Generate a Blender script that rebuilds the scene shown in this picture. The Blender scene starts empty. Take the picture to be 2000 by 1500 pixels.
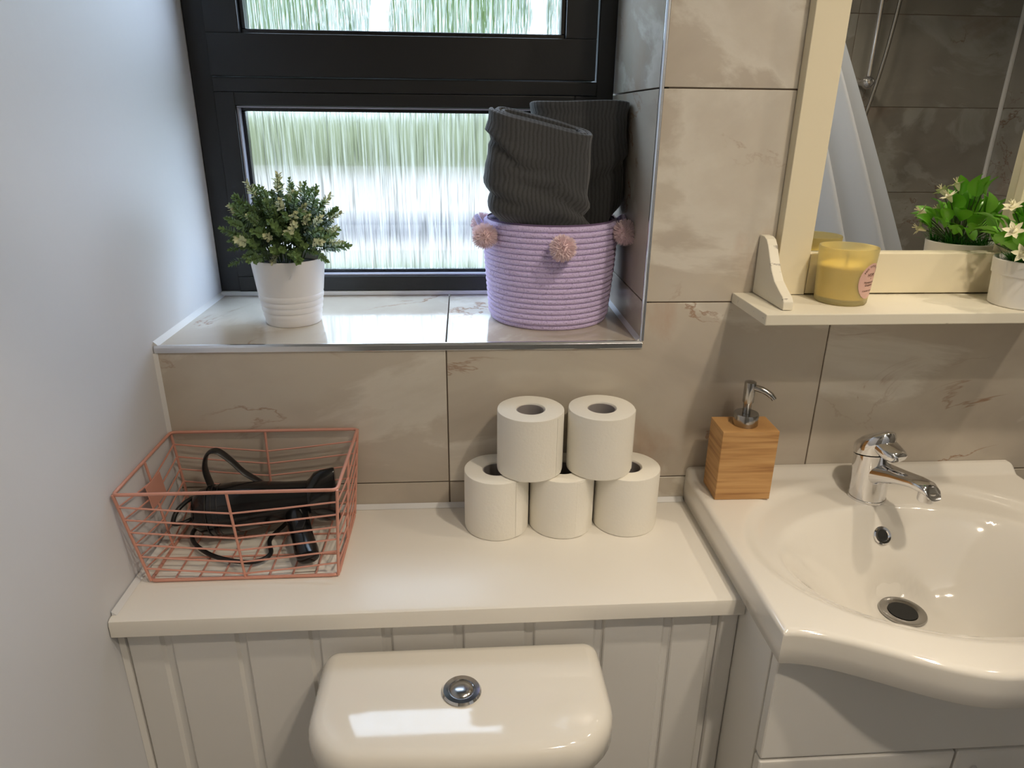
import bpy, bmesh, math, random
from mathutils import Vector, Matrix
random.seed(7)
PI = math.pi
sc = bpy.context.scene
C = sc.collection

# ------------------------------------------------------------------ camera
YAW, PIT, ROLL, FPX = 0.0703, 0.3676, 0.0111, 1353.1
CAM = Vector((0.4623, -1.0098, 1.4854))
fw = Vector((math.sin(YAW)*math.cos(PIT), math.cos(YAW)*math.cos(PIT), -math.sin(PIT)))
rt = Vector((math.cos(YAW), -math.sin(YAW), 0)); up = rt.cross(fw)
r2 = rt*math.cos(ROLL) + up*math.sin(ROLL); u2 = up*math.cos(ROLL) - rt*math.sin(ROLL)
cd = bpy.data.cameras.new('camera'); cam = bpy.data.objects.new('camera', cd); C.objects.link(cam)
cd.sensor_width = 36; cd.lens = FPX*36/2000; cd.clip_start = 0.02; cd.clip_end = 200
cam.matrix_world = Matrix(((r2.x, u2.x, -fw.x, CAM.x), (r2.y, u2.y, -fw.y, CAM.y), (r2.z, u2.z, -fw.z, CAM.z), (0, 0, 0, 1)))
sc.camera = cam

# ------------------------------------------------------------------ world, lights, exposure
world = bpy.data.worlds.new('overcast_sky'); sc.world = world; world.use_nodes = True
bg = world.node_tree.nodes['Background']
bg.inputs[0].default_value = (0.62, 0.77, 1.0, 1); bg.inputs[1].default_value = 8.5

def disc_light(name, loc, size, power, col):
    l = bpy.data.lights.new(name, 'AREA'); l.shape = 'DISK'; l.size = size; l.energy = power; l.color = col; l.spread = math.radians(140)
    o = bpy.data.objects.new(name, l); C.objects.link(o); o.location = loc; return o
WARM = (1.0, 0.86, 0.68)
LAMPS = [((1.14, -0.77, 2.372), 6.0), ((0.98, -1.25, 2.372), 8.0), ((1.80, -0.42, 2.372), 4.0)]  # basin downlight first; the others are added fill, for front and curtain
for loc, pw in LAMPS:
    disc_light('main_and_fill_glow', loc, 0.075, pw, WARM)
# sampling guide for the daylight that comes in through the window opening
pl = bpy.data.lights.new('window_portal', 'AREA'); pl.shape = 'RECTANGLE'; pl.size = 0.72; pl.size_y = 0.9
pl.cycles.is_portal = True
po = bpy.data.objects.new('window_portal', pl); C.objects.link(po); po.location = (0.366, 0.39, 1.61)
po.rotation_euler = (-PI/2, 0, 0)

sc.view_settings.view_transform = 'Standard'; sc.view_settings.look = 'None'
sc.view_settings.gamma = 1; sc.view_settings.use_curve_mapping = False
sc.view_settings.exposure = 0.0
sc.cycles.max_bounces = 8; sc.cycles.diffuse_bounces = 4; sc.cycles.glossy_bounces = 4; sc.cycles.transmission_bounces = 6; sc.cycles.transparent_max_bounces = 8

# ------------------------------------------------------------------ helpers
def tag(o, label=None, cat=None, group=None, kind=None):
    if label: o['label'] = label
    if cat: o['category'] = cat
    if group: o['group'] = group
    if kind: o['kind'] = kind
    return o
def empty(name, loc=(0, 0, 0), rz=0):
    o = bpy.data.objects.new(name, None); C.objects.link(o); o.location = loc; o.rotation_euler.z = rz
    o.empty_display_size = 0.05; return o
class MB:
    """collects vertices and faces of one mesh"""
    def __init__(s): s.v = []; s.f = []; s.mi = []; s.uv = None
    def add(s, vs, fs, mi=0):
        b = len(s.v); s.v += [tuple(p) for p in vs]; s.f += [tuple(i+b for i in f) for f in fs]; s.mi += [mi]*len(fs); return s
    def box(s, x0, y0, z0, x1, y1, z1, mi=0):
        vs = [(x, y, z) for z in (z0, z1) for y in (y0, y1) for x in (x0, x1)]
        return s.add(vs, [(0, 2, 3, 1), (4, 5, 7, 6), (0, 1, 5, 4), (2, 6, 7, 3), (0, 4, 6, 2), (1, 3, 7, 5)], mi)
    def loft(s, rings, cap0=True, cap1=True, closed=True, mi=0):
        n = len(rings[0]); vs = [p for r in rings for p in r]; fs = []
        m = n if closed else n-1
        for i in range(len(rings)-1):
            for j in range(m):
                k = (j+1) % n
                fs.append((i*n+j, i*n+k, (i+1)*n+k, (i+1)*n+j))
        if cap0: fs.append(tuple(reversed(range(n))))
        if cap1: fs.append(tuple((len(rings)-1)*n+j for j in range(n)))
        return s.add(vs, fs, mi)
    def lathe(s, prof, n=48, c=(0, 0, 0), cap0=True, cap1=True, mi=0):
        return s.loft([[(c[0]+r*math.cos(2*PI*j/n), c[1]+r*math.sin(2*PI*j/n), c[2]+z) for j in range(n)] for r, z in prof], cap0, cap1, True, mi)
    def tube(s, path, r, n=8, closed=False, mi=0, cap=True):
        P = [Vector(p) for p in path]; m = len(P); rings = []
        rr = r if isinstance(r, (list, tuple)) else [r]*m
        t0 = (P[1]-P[0]).normalized(); a = t0.orthogonal().normalized()
        for i in range(m):
            if closed: t = (P[(i+1) % m]-P[i-1])
            else: t = P[min(i+1, m-1)]-P[max(i-1, 0)]
            t.normalize(); a = (a-t*a.dot(t)); a.normalize(); b = t.cross(a)
            rings.append([P[i]+(a*math.cos(2*PI*j/n)+b*math.sin(2*PI*j/n))*rr[i] for j in range(n)])
        if closed:
            vs = [p for q in rings for p in q]; fs = []
            # best twist match for the seam
            for i in range(m):
                for j in range(n):
                    i2 = (i+1) % m; k = (j+1) % n
                    fs.append((i*n+j, i*n+k, i2*n+k, i2*n+j))
            return s.add(vs, fs, mi)
        return s.loft(rings, cap, cap, True, mi)
    def prism(s, poly, axis, a, b, mi=0):
        """poly of 2-D points swept along an axis: 'x' uses (y,z), 'y' uses (x,z), 'z' uses (x,y)"""
        def q(p, t): return {'x': (t, p[0], p[1]), 'y': (p[0], t, p[1]), 'z': (p[0], p[1], t)}[axis]
        return s.loft([[q(p, a) for p in poly], [q(p, b) for p in poly]], mi=mi)
    def build(s, name, mats, parent=None, smooth=None, bevel=0, seg=2, recalc=True):
        me = bpy.data.meshes.new(name); me.from_pydata([tuple(v) for v in s.v], [], s.f)
        if not isinstance(mats, (list, tuple)): mats = [mats]
        for m in mats: me.materials.append(m)
        me.polygons.foreach_set('material_index', s.mi)
        if recalc or bevel:
            bm = bmesh.new(); bm.from_mesh(me)
            bmesh.ops.recalc_face_normals(bm, faces=bm.faces)
            if bevel:
                es = [e for e in bm.edges if len(e.link_faces) == 2 and e.calc_face_angle(0) > 0.6]
                bmesh.ops.bevel(bm, geom=es, offset=bevel, segments=seg, profile=0.6, affect='EDGES', clamp_overlap=True)
            bm.to_mesh(me); bm.free()
        if smooth is not None:
            me.polygons.foreach_set('use_smooth', [True]*len(me.polygons))
            if smooth < 3: me.set_sharp_from_angle(angle=smooth)
        me.update()
        o = bpy.data.objects.new(name, me); C.objects.link(o); o.parent = parent
        return o
def inst(src, name=None, parent=None, loc=(0, 0, 0), rot=(0, 0, 0), scale=(1, 1, 1)):
    o = src.copy(); C.objects.link(o)
    if name: o.name = name
    o.parent = parent; o.location = loc; o.rotation_euler = rot; o.scale = scale; return o
def sm(t): t = max(0, min(1, t)); return t*t*(3-2*t)
def spline(pts, n=8):
    P = [Vector(p) for p in pts]; out = []
    for i in range(len(P)-1):
        p0 = P[max(i-1, 0)]; p1 = P[i]; p2 = P[i+1]; p3 = P[min(i+2, len(P)-1)]
        for k in range(n):
            t = k/n
            out.append(0.5*((2*p1)+(p2-p0)*t+(2*p0-5*p1+4*p2-p3)*t*t+(3*p1-p0-3*p2+p3)*t**3))
    out.append(P[-1]); return out

# ------------------------------------------------------------------ materials
def mat(name, col, rough=0.5, metal=0.0, spec=None, coat=0, bump=None, sub=0, trans=0, ior=None):
    m = bpy.data.materials.new(name); m.use_nodes = True
    nt = m.node_tree; b = nt.nodes['Principled BSDF']
    b.inputs['Base Color'].default_value = (*col, 1); b.inputs['Roughness'].default_value = rough
    b.inputs['Metallic'].default_value = metal
    if spec is not None: b.inputs['Specular IOR Level'].default_value = spec
    if coat: b.inputs['Coat Weight'].default_value = coat; b.inputs['Coat Roughness'].default_value = 0.05
    if trans: b.inputs['Transmission Weight'].default_value = trans
    if ior: b.inputs['IOR'].default_value = ior
    if bump:
        scale, strength, dist = bump
        tc = nt.nodes.new('ShaderNodeTexCoord'); n = nt.nodes.new('ShaderNodeTexNoise'); n.inputs['Scale'].default_value = scale
        n.inputs['Detail'].default_value = 4
        bp = nt.nodes.new('ShaderNodeBump'); bp.inputs['Strength'].default_value = strength; bp.inputs['Distance'].default_value = dist
        nt.links.new(tc.outputs['Object'], n.inputs['Vector']); nt.links.new(n.outputs[0], bp.inputs['Height'])
        nt.links.new(bp.outputs[0], b.inputs['Normal'])
    return m
def N(m, t, **kw):
    n = m.node_tree.nodes.new(t)
    for k, v in kw.items():
        if k in n.inputs: n.inputs[k].default_value = v
        else: setattr(n, k, v)
    return n
def L(m, a, b): m.node_tree.links.new(a, b)
def ramp(m, stops, src=None):
    r = N(m, 'ShaderNodeValToRGB'); e = r.color_ramp.elements
    while len(e) > 1: e.remove(e[-1])
    e[0].position = stops[0][0]; e[0].color = (*stops[0][1], 1)
    for p, c in stops[1:]:
        x = e.new(p); x.color = (*c, 1)
    if src is not None: L(m, src, r.inputs[0])
    return r
def marble(name, rough=0.12, tint=None):
    m = mat(name, (.5, .45, .38), rough); b = m.node_tree.nodes['Principled BSDF']
    tc = N(m, 'ShaderNodeTexCoord'); oi = N(m, 'ShaderNodeObjectInfo')
    mul = N(m, 'ShaderNodeVectorMath', operation='SCALE'); mul.inputs[0].default_value = (41, 13, 57); L(m, oi.outputs['Random'], mul.inputs['Scale'])
    add = N(m, 'ShaderNodeVectorMath', operation='ADD'); L(m, tc.outputs['Object'], add.inputs[0]); L(m, mul.outputs[0], add.inputs[1])
    mp = N(m, 'ShaderNodeMapping'); mp.inputs['Rotation'].default_value = (0, .65, 0); mp.inputs['Scale'].default_value = (1.0, 1.0, 1.7); L(m, add.outputs[0], mp.inputs[0])
    n1 = N(m, 'ShaderNodeTexNoise', Scale=3.0, Detail=7.0, Roughness=.55, Distortion=.7); L(m, mp.outputs[0], n1.inputs['Vector'])
    r1a = ramp(m, [(.30, (.46, .405, .335)), (.47, (.535, .475, .395)), (.60, (.575, .52, .435))], n1.outputs[0])
    n5 = N(m, 'ShaderNodeTexNoise', Scale=2.3, Detail=8.0, Roughness=.58, Distortion=.5); L(m, mp.outputs[0], n5.inputs['Vector'])
    r5 = ramp(m, [(.515, (0, 0, 0)), (.555, (.72, .72, .72)), (.61, (.42, .42, .42)), (.72, (.15, .15, .15))], n5.outputs[0])
    r1 = N(m, 'ShaderNodeMix', data_type='RGBA'); r1.inputs['B'].default_value = (.72, .68, .60, 1); L(m, r5.outputs[0], r1.inputs['Factor']); L(m, r1a.outputs[0], r1.inputs['A'])
    # rust clouds
    n2 = N(m, 'ShaderNodeTexNoise', Scale=2.1, Detail=6.0, Roughness=.6, Distortion=1.4); L(m, add.outputs[0], n2.inputs['Vector'])
    r2_ = ramp(m, [(.60, (0, 0, 0)), (.72, (1, 1, 1))], n2.outputs[0])
    mx = N(m, 'ShaderNodeMix', data_type='RGBA'); mx.inputs['B'].default_value = (.46, .29, .19, 1)
    mm = N(m, 'ShaderNodeMath', operation='MULTIPLY'); mm.inputs[1].default_value = .5; L(m, r2_.outputs[0], mm.inputs[0])
    L(m, mm.outputs[0], mx.inputs['Factor']); L(m, r1.outputs['Result'], mx.inputs['A'])
    # fine rust veins
    n3 = N(m, 'ShaderNodeTexNoise', Scale=2.0, Detail=7.0, Roughness=.6, Distortion=.9); L(m, mp.outputs[0], n3.inputs['Vector'])
    r3 = ramp(m, [(.535, (0, 0, 0)), (.543, (1, 1, 1)), (.552, (0, 0, 0))], n3.outputs[0])
    n4 = N(m, 'ShaderNodeTexNoise', Scale=4.0, Detail=2.0); L(m, add.outputs[0], n4.inputs['Vector'])
    r4 = ramp(m, [(.52, (0, 0, 0)), (.64, (.85, .85, .85))], n4.outputs[0])
    m3 = N(m, 'ShaderNodeMath', operation='MULTIPLY'); L(m, r3.outputs[0], m3.inputs[0]); L(m, r4.outputs[0], m3.inputs[1])
    mx2 = N(m, 'ShaderNodeMix', data_type='RGBA'); mx2.inputs['B'].default_value = (.30, .16, .09, 1)
    L(m, m3.outputs[0], mx2.inputs['Factor']); L(m, mx.outputs['Result'], mx2.inputs['A'])
    res = mx2.outputs['Result']
    if tint:
        tn = N(m, 'ShaderNodeMix', data_type='RGBA', blend_type='MULTIPLY'); tn.inputs['Factor'].default_value = 1; tn.inputs['B'].default_value = (*tint, 1)
        L(m, res, tn.inputs['A']); res = tn.outputs['Result']
    L(m, res, b.inputs['Base Color'])
    return m
def fabric(name, col, kind):
    m = mat(name, col, .95, spec=.15); b = m.node_tree.nodes['Principled BSDF']
    b.inputs['Sheen Weight'].default_value = .25; b.inputs['Sheen Roughness'].default_value = .5
    return m

M = {}
M['tile'] = marble('beige_marble_tile', .10)
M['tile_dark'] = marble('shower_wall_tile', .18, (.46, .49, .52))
M['grout'] = mat('brown_grout', (.17, .13, .10), .9)
M['paint'] = mat('white_wall_paint', (.66, .67, .70), .55, bump=(60, .06, .004))
M['ceil'] = mat('ceiling_paint', (.8, .8, .78), .8)
M['floor'] = mat('grey_floor_tile', (.25, .24, .23), .4)
M['black_frame'] = mat('black_painted_frame', (.012, .012, .013), .38, bump=(90, .12, .002))
M['black_rubber'] = mat('black_gasket', (.008, .008, .011), .18)
M['bead'] = mat('grey_bead', (.30, .30, .36), .3)
M['caulk'] = mat('white_caulk', (.72, .72, .72), .5)
M['chrome'] = mat('chrome', (.78, .78, .80), .07, 1.0)
M['chrome_trim'] = mat('chrome_trim', (.80, .81, .84), .13, 1.0)
M['steel'] = mat('brushed_steel', (.42, .41, .40), .20, 1.0)
M['black_hole'] = mat('dark_hole', (.006, .006, .006), .6)
M['laminate'] = mat('white_laminate', (.80, .765, .70), .28)
M['panel'] = mat('white_panel_paint', (.78, .765, .74), .42)
M['ceramic'] = mat('white_ceramic', (.77, .735, .67), .07, coat=.3)
M['cabinet'] = mat('white_cabinet', (.80, .78, .74), .35)
M['paper'] = mat('tissue_paper', (.92, .885, .80), .95, spec=.1, bump=(220, .25, .002))
M['card'] = mat('grey_cardboard', (.36, .33, .32), .9)
M['copper'] = mat('copper_pink_wire', (.70, .34, .26), .38, .25)
M['black_plastic'] = mat('black_gloss_plastic', (.006, .006, .007), .16)
M['black_matte'] = mat('black_rubber_cord', (.010, .010, .011), .4)
M['pot'] = mat('white_pot', (.83, .82, .82), .3)
M['soil'] = mat('dark_soil', (.02, .016, .012), .95)
M['leaf_dark'] = mat('dark_green_leaf', (.060, .115, .036), .5)
M['leaf_mid'] = mat('mid_green_leaf', (.17, .27, .085), .5)
M['leaf_pale'] = mat('pale_leaf_tip', (.66, .68, .42), .5)
M['stem'] = mat('green_stem', (.06, .10, .03), .6)
M['cream_wood'] = mat('cream_painted_wood', (.80, .72, .53), .42, bump=(35, .10, .004))
M['mirror'] = mat('mirror_silver', (.86, .87, .86), .0, 1.0)
M['wood_gap'] = mat('dark_gap', (.03, .022, .015), .8)
M['curtain'] = mat('white_curtain_plastic', (.74, .83, .92), .38)
def curtain_sheet():
    m = M['curtain']; nt = m.node_tree; b = nt.nodes['Principled BSDF']; out = nt.nodes['Material Output']
    b.inputs['Base Color'].default_value = (.90, .94, 1.0, 1)
    tl = N(m, 'ShaderNodeBsdfTranslucent'); tl.inputs[0].default_value = (.90, .94, 1.0, 1)
    mx = N(m, 'ShaderNodeMixShader'); mx.inputs[0].default_value = .4
    L(m, b.outputs[0], mx.inputs[1]); L(m, tl.outputs[0], mx.inputs[2]); L(m, mx.outputs[0], out.inputs[0])
curtain_sheet()
M['leaf_bright'] = mat('bright_green_leaf', (.15, .44, .025), .35)
M['leaf_deep'] = mat('deep_green_leaf', (.035, .20, .012), .4)
M['petal'] = mat('cream_petal', (.80, .76, .52), .55)
M['pot_grey'] = mat('white_flower_pot', (.80, .78, .74), .45)
M['pompom'] = fabric('pink_pompom', (.95, .77, .80), 0)
M['label'] = mat('pink_label', (.72, .45, .38), .5)
M['ink'] = mat('brown_ink', (.10, .04, .025), .6)
M['lawn'] = mat('lawn_grass', (.040, .066, .012), .9, bump=(30, .5, .05))
M['drive'] = mat('pale_driveway', (.18, .155, .128), .9)
M['hedge'] = mat('hedge_green', (.045, .075, .011), .9)
M['render_wall'] = mat('pale_render', (.30, .30, .28), .9)
M['hedge_pale'] = mat('pale_hedge_green', (.095, .102, .050), .9)
M['kerb'] = mat('kerb_stone', (.05, .055, .07), .9)
M['bark'] = mat('bark', (.12, .09, .06), .9)
M['candle_wax'] = mat('yellow_wax', (.96, .74, .22), .5)
# worn edge for the shelf
def worn(m, scale=55, lo=.665):
    b = m.node_tree.nodes['Principled BSDF']
    tc = N(m, 'ShaderNodeTexCoord'); mp = N(m, 'ShaderNodeMapping'); mp.inputs['Scale'].default_value = (.35, 1, 1); L(m, tc.outputs['Object'], mp.inputs[0])
    n = N(m, 'ShaderNodeTexNoise', Scale=float(scale), Detail=5.0, Roughness=.7); L(m, mp.outputs[0], n.inputs['Vector'])
    r = ramp(m, [(lo, (0, 0, 0)), (lo+.05, (1, 1, 1))], n.outputs[0])
    mx = N(m, 'ShaderNodeMix', data_type='RGBA'); mx.inputs['A'].default_value = b.inputs['Base Color'].default_value; mx.inputs['B'].default_value = (.33, .29, .24, 1)
    L(m, r.outputs[0], mx.inputs['Factor']); L(m, mx.outputs['Result'], b.inputs['Base Color'])
M['cream_worn'] = mat('cream_worn_edge', (.80, .75, .62), .5); worn(M['cream_worn'])
# bamboo
def bamboo():
    m = mat('bamboo_wood', (.6, .35, .14), .42); b = m.node_tree.nodes['Principled BSDF']
    tc = N(m, 'ShaderNodeTexCoord'); mp = N(m, 'ShaderNodeMapping'); mp.inputs['Scale'].default_value = (3, 3, 60); L(m, tc.outputs['Object'], mp.inputs[0])
    n = N(m, 'ShaderNodeTexNoise', Scale=2.2, Detail=4.0, Distortion=.3); L(m, mp.outputs[0], n.inputs['Vector'])
    r = ramp(m, [(.3, (.36, .17, .055)), (.5, (.55, .30, .11)), (.7, (.66, .39, .16))], n.outputs[0])
    L(m, r.outputs[0], b.inputs['Base Color']); return m
M['bamboo'] = bamboo()
# rope coil: woven bump and stitches
def rope(name, vs_):
    m = fabric(name, (.47, .38, .64), 0); b = m.node_tree.nodes['Principled BSDF']
    tc = N(m, 'ShaderNodeTexCoord')
    n = N(m, 'ShaderNodeTexVoronoi', Scale=vs_); L(m, tc.outputs['Object'], n.inputs['Vector'])
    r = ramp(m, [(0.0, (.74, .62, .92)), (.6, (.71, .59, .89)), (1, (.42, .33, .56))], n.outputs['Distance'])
    L(m, r.outputs[0], b.inputs['Base Color'])
    bp = N(m, 'ShaderNodeBump', Strength=.5, Distance=.002); L(m, n.outputs['Distance'], bp.inputs['Height']); L(m, bp.outputs[0], b.inputs['Normal'])
    return m
M['rope'] = rope('lilac_cotton_rope', 46.0); M['rope_fine'] = rope('lilac_cotton_rope_trim', 430.0)
M['coil_shade'] = mat('lilac_coil_shade', (.16, .11, .20), .95)
def towel_mat():
    m = fabric('charcoal_ribbed_towel', (.028, .028, .027), 0); b = m.node_tree.nodes['Principled BSDF']
    uv = N(m, 'ShaderNodeUVMap'); tc = N(m, 'ShaderNodeTexCoord')
    w = N(m, 'ShaderNodeTexWave', Scale=50.0, Distortion=2.5, Detail=3.0); w.inputs['Detail Scale'].default_value = 1.5; L(m, uv.outputs[0], w.inputs['Vector'])
    n = N(m, 'ShaderNodeTexNoise', Scale=500.0, Detail=3.0); L(m, tc.outputs['Object'], n.inputs['Vector'])
    ad = N(m, 'ShaderNodeMath', operation='MULTIPLY_ADD'); ad.inputs[1].default_value = .6; L(m, n.outputs[0], ad.inputs[0]); L(m, w.outputs['Fac'], ad.inputs[2])
    r = ramp(m, [(.1, (.045, .046, .048)), (1.3, (.072, .073, .075))], ad.outputs[0]); L(m, r.outputs[0], b.inputs['Base Color'])
    bp = N(m, 'ShaderNodeBump', Strength=.28, Distance=.002); L(m, ad.outputs[0], bp.inputs['Height']); L(m, bp.outputs[0], b.inputs['Normal'])
    return m
M['towel'] = towel_mat()
# obscured window glass with vertical rain pattern
def rain_glass():
    m = bpy.data.materials.new('rain_pattern_glass'); m.use_nodes = True; nt = m.node_tree; nt.nodes.clear()
    out = N(m, 'ShaderNodeOutputMaterial')
    tc = N(m, 'ShaderNodeTexCoord'); mp = N(m, 'ShaderNodeMapping'); mp.inputs['Scale'].default_value = (260, 1, 5.0); L(m, tc.outputs['Object'], mp.inputs[0])
    n = N(m, 'ShaderNodeTexNoise', Scale=1.0, Detail=3.0, Roughness=.6, Distortion=.35); L(m, mp.outputs[0], n.inputs['Vector'])
    bp = N(m, 'ShaderNodeBump', Strength=1.0, Distance=.004); L(m, n.outputs[0], bp.inputs['Height'])
    g = N(m, 'ShaderNodeBsdfRefraction', Roughness=.30, IOR=1.15); L(m, bp.outputs[0], g.inputs['Normal'])
    mp2 = N(m, 'ShaderNodeMapping'); mp2.inputs['Scale'].default_value = (430, 1, 11.0); mp2.inputs['Location'].default_value = (3.7, 0, 1.9); L(m, tc.outputs['Object'], mp2.inputs[0])
    n2 = N(m, 'ShaderNodeTexNoise', Scale=1.0, Detail=2.0, Roughness=.5, Distortion=.25); L(m, mp2.outputs[0], n2.inputs['Vector'])
    gr = ramp(m, [(.34, (.52, .53, .50)), (.46, (.96, .97, .94)), (1, (1, 1, 1))], n2.outputs[0])
    L(m, gr.outputs[0], g.inputs['Color'])
    tr = N(m, 'ShaderNodeBsdfTransparent'); L(m, gr.outputs[0], tr.inputs[0])
    tl = N(m, 'ShaderNodeBsdfTranslucent'); tl.inputs[0].default_value = (.90, .88, .80, 1); L(m, bp.outputs[0], tl.inputs['Normal'])
    gl = N(m, 'ShaderNodeBsdfGlossy', Roughness=.1); L(m, bp.outputs[0], gl.inputs['Normal'])
    r = ramp(m, [(.45, (.0, .0, .0)), (.66, (.26, .26, .26))], n.outputs[0])
    m1 = N(m, 'ShaderNodeMixShader'); m1.inputs[0].default_value = .22; L(m, g.outputs[0], m1.inputs[1]); L(m, tr.outputs[0], m1.inputs[2])
    m2 = N(m, 'ShaderNodeMixShader'); L(m, r.outputs[0], m2.inputs[0]); L(m, m1.outputs[0], m2.inputs[1]); L(m, tl.outputs[0], m2.inputs[2])
    m3 = N(m, 'ShaderNodeMixShader'); m3.inputs[0].default_value = .04; L(m, m2.outputs[0], m3.inputs[1]); L(m, gl.outputs[0], m3.inputs[2])
    L(m, m3.outputs[0], out.inputs[0]); return m
M['glass'] = rain_glass()
def candle_glass():
    m = bpy.data.materials.new('frosted_yellow_glass'); m.use_nodes = True; b = m.node_tree.nodes['Principled BSDF']
    b.inputs['Base Color'].default_value = (1.0, .90, .50, 1); b.inputs['Roughness'].default_value = .28
    b.inputs['Transmission Weight'].default_value = .75; b.inputs['IOR'].default_value = 1.25
    return m
M['candle_glass'] = candle_glass()
def emis(name, col, s):
    m = bpy.data.materials.new(name); m.use_nodes = True; b = m.node_tree.nodes['Principled BSDF']
    b.inputs['Emission Color'].default_value = (*col, 1); b.inputs['Emission Strength'].default_value = s; return m
M['lamp'] = emis('lamp_diffuser', (1, .85, .62), 6.0)

# ------------------------------------------------------------------ the room
RX, RY, RZ = 2.44, -1.62, 2.38          # right wall, wall behind the camera, ceiling
SZ = 1.163                              # window sill height
OX = 0.732                              # right edge of the window opening
WY = 0.310                              # window plane
HZ = 2.08                               # head of the opening
G = 0.001                               # half joint

def rect(x0, z0, x1, z1): return [(x0, z0), (x1, z0), (x1, z1), (x0, z1)]
wb = MB()
wb.box(-.12, .0022, 0, RX+.12, .42, SZ-.012)
wb.box(OX+.012, .0022, SZ-.012, RX+.12, .42, RZ)
wb.box(-.12, .0022, HZ, OX+.012, .42, RZ)
wall_back = tag(wb.build('wall_back', M['grout']), 'back wall of large beige marbled tiles with brown joints', 'wall', kind='structure')
def tile_y(poly, parent, name='tile', y0=0.0, y1=.0075, m=None):
    return MB().prism(poly, 'y', y0, y1).build(name, m or M['tile'], parent, bevel=.0007, seg=1)
zj = [0.0, .025, .325, .625, .925, 1.225, 1.525, 1.825, 2.125, RZ]
xj = [0.0, .432, 1.032, 1.632, 2.232, RX]
TS = 0.003   # metal trim thickness
for zi in range(len(zj)-1):
    for xi in range(len(xj)-1):
        x0, x1, z0, z1 = xj[xi]+G, xj[xi+1]-G, zj[zi]+G, zj[zi+1]-G
        if x0 < .01: x0 = .0015
        if z1 <= SZ or x0 > OX or z0 > HZ: poly = rect(x0, z0, x1, z1)
        elif z0 < SZ:                      # row cut by the sill
            if x1 < OX: poly = rect(x0, z0, x1, SZ-TS)
            else: poly = [(x0, z0), (x1, z0), (x1, z1), (OX+TS, z1), (OX+TS, SZ-TS), (x0, SZ-TS)]
        elif x0 > OX: poly = rect(x0, z0, x1, z1)
        elif x1 > OX and z1 < HZ: poly = rect(OX+TS, z0, x1, z1)
        elif z1 > HZ:
            poly = rect(x0, HZ+TS, x1, z1) if x1 < OX else [(OX+TS, z0), (x1, z0), (x1, z1), (x0, z1), (x0, HZ+TS), (OX+TS, HZ+TS)]
        else: continue
        tile_y(poly, wall_back)
# sill tiles and reveal tiles
for x0, x1 in ((.002, .431), (.433, OX-.002)):
    MB().box(x0, TS, SZ-.009, x1, WY+.012, SZ).build('sill_tile', M['tile'], wall_back, bevel=.0007, seg=1)
for z0, z1 in ((SZ+.0005, 1.224), (1.226, 1.524), (1.526, 1.824), (1.826, HZ)):
    MB().box(OX, TS, z0, OX+.009, WY+.012, z1).build('reveal_tile', M['tile'], wall_back, bevel=.0007, seg=1)
MB().box(0, .003, HZ, OX, WY+.012, HZ+.009).build('reveal_head_board', M['paint'], wall_back)
# polished metal edge trims
t1 = MB().prism([(-.0025, SZ-.010), (.004, SZ-.010), (.004, SZ+.0012), (.0005, SZ+.0012), (-.0025, SZ-.002)], 'x', .001, OX+TS).build('trim_1', M['chrome_trim'], bevel=.0006)
tag(t1, 'polished metal edging strip along the front of the window sill', 'trim', kind='structure')
t2 = MB().prism([(OX-.0012, .004), (OX-.0012, .0005), (OX+.001, -.0025), (OX+.0045, -.0025), (OX+.0045, .004)], 'z', SZ+.0012, HZ).build('trim_2', M['chrome_trim'], bevel=.0006)
tag(t2, 'upright polished metal edging strip at the right corner of the window recess', 'trim', kind='structure')
t3 = MB().prism([(OX-.006, SZ), (OX, SZ), (OX, SZ+.006)], 'y', .002, WY).build('trim_3', M['caulk'])
tag(t3, 'white sealant line between sill and right side of the window recess', 'trim', kind='structure')
t4 = MB().prism([(0, SZ), (.007, SZ), (0, SZ+.007)], 'y', .002, WY).build('trim_4', M['caulk'])
tag(t4, 'white sealant line between sill and the white left wall', 'trim', kind='structure')
t5 = MB().prism([(0, -.005), (.005, 0), (0, 0)], 'z', .88, SZ-.01).build('trim_5', M['caulk'])
tag(t5, 'thin sealant line in the corner of white wall and tiles', 'trim', kind='structure')

# left wall, other walls, floor, ceiling
wl = MB().box(-.12, RY, 0, 0, .0022, RZ).box(-.12, .0022, SZ-.012, 0, WY+.07, HZ+.02).build('wall_left', M['paint'])
tag(wl, 'smooth white painted wall on the left', 'wall', kind='structure')
tag(MB().box(-.12, RY-.12, -.1, RX+.12, .0022, 0).build('floor', M['floor']), 'grey bathroom floor', 'floor', kind='structure')
tag(MB().box(-.12, RY-.12, RZ, RX+.12, .42, RZ+.1).build('ceiling', M['ceil']), 'plain white ceiling', 'ceiling', kind='structure')
wf = tag(MB().box(-.12, RY-.12, 0, RX+.12, RY-.0022, RZ).build('wall_front', M['grout']), 'tiled shower wall seen in the mirror', 'wall', kind='structure')
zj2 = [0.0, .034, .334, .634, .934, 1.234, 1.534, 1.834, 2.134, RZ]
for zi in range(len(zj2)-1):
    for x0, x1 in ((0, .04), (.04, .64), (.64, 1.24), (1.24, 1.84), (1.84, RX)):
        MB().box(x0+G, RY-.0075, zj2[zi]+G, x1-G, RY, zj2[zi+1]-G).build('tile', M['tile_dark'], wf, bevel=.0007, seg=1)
wr = tag(MB().box(RX+.0022, RY, 0, RX+.12, .0022, RZ).build('wall_right', M['grout']), 'tiled right wall seen in the mirror', 'wall', kind='structure')
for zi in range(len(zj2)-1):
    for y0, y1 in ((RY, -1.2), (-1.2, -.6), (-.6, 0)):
        MB().box(RX, y0+G, zj2[zi]+G, RX+.0075, y1-G, zj2[zi+1]-G).build('tile', M['tile_dark'], wr, bevel=.0007, seg=1)
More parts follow.
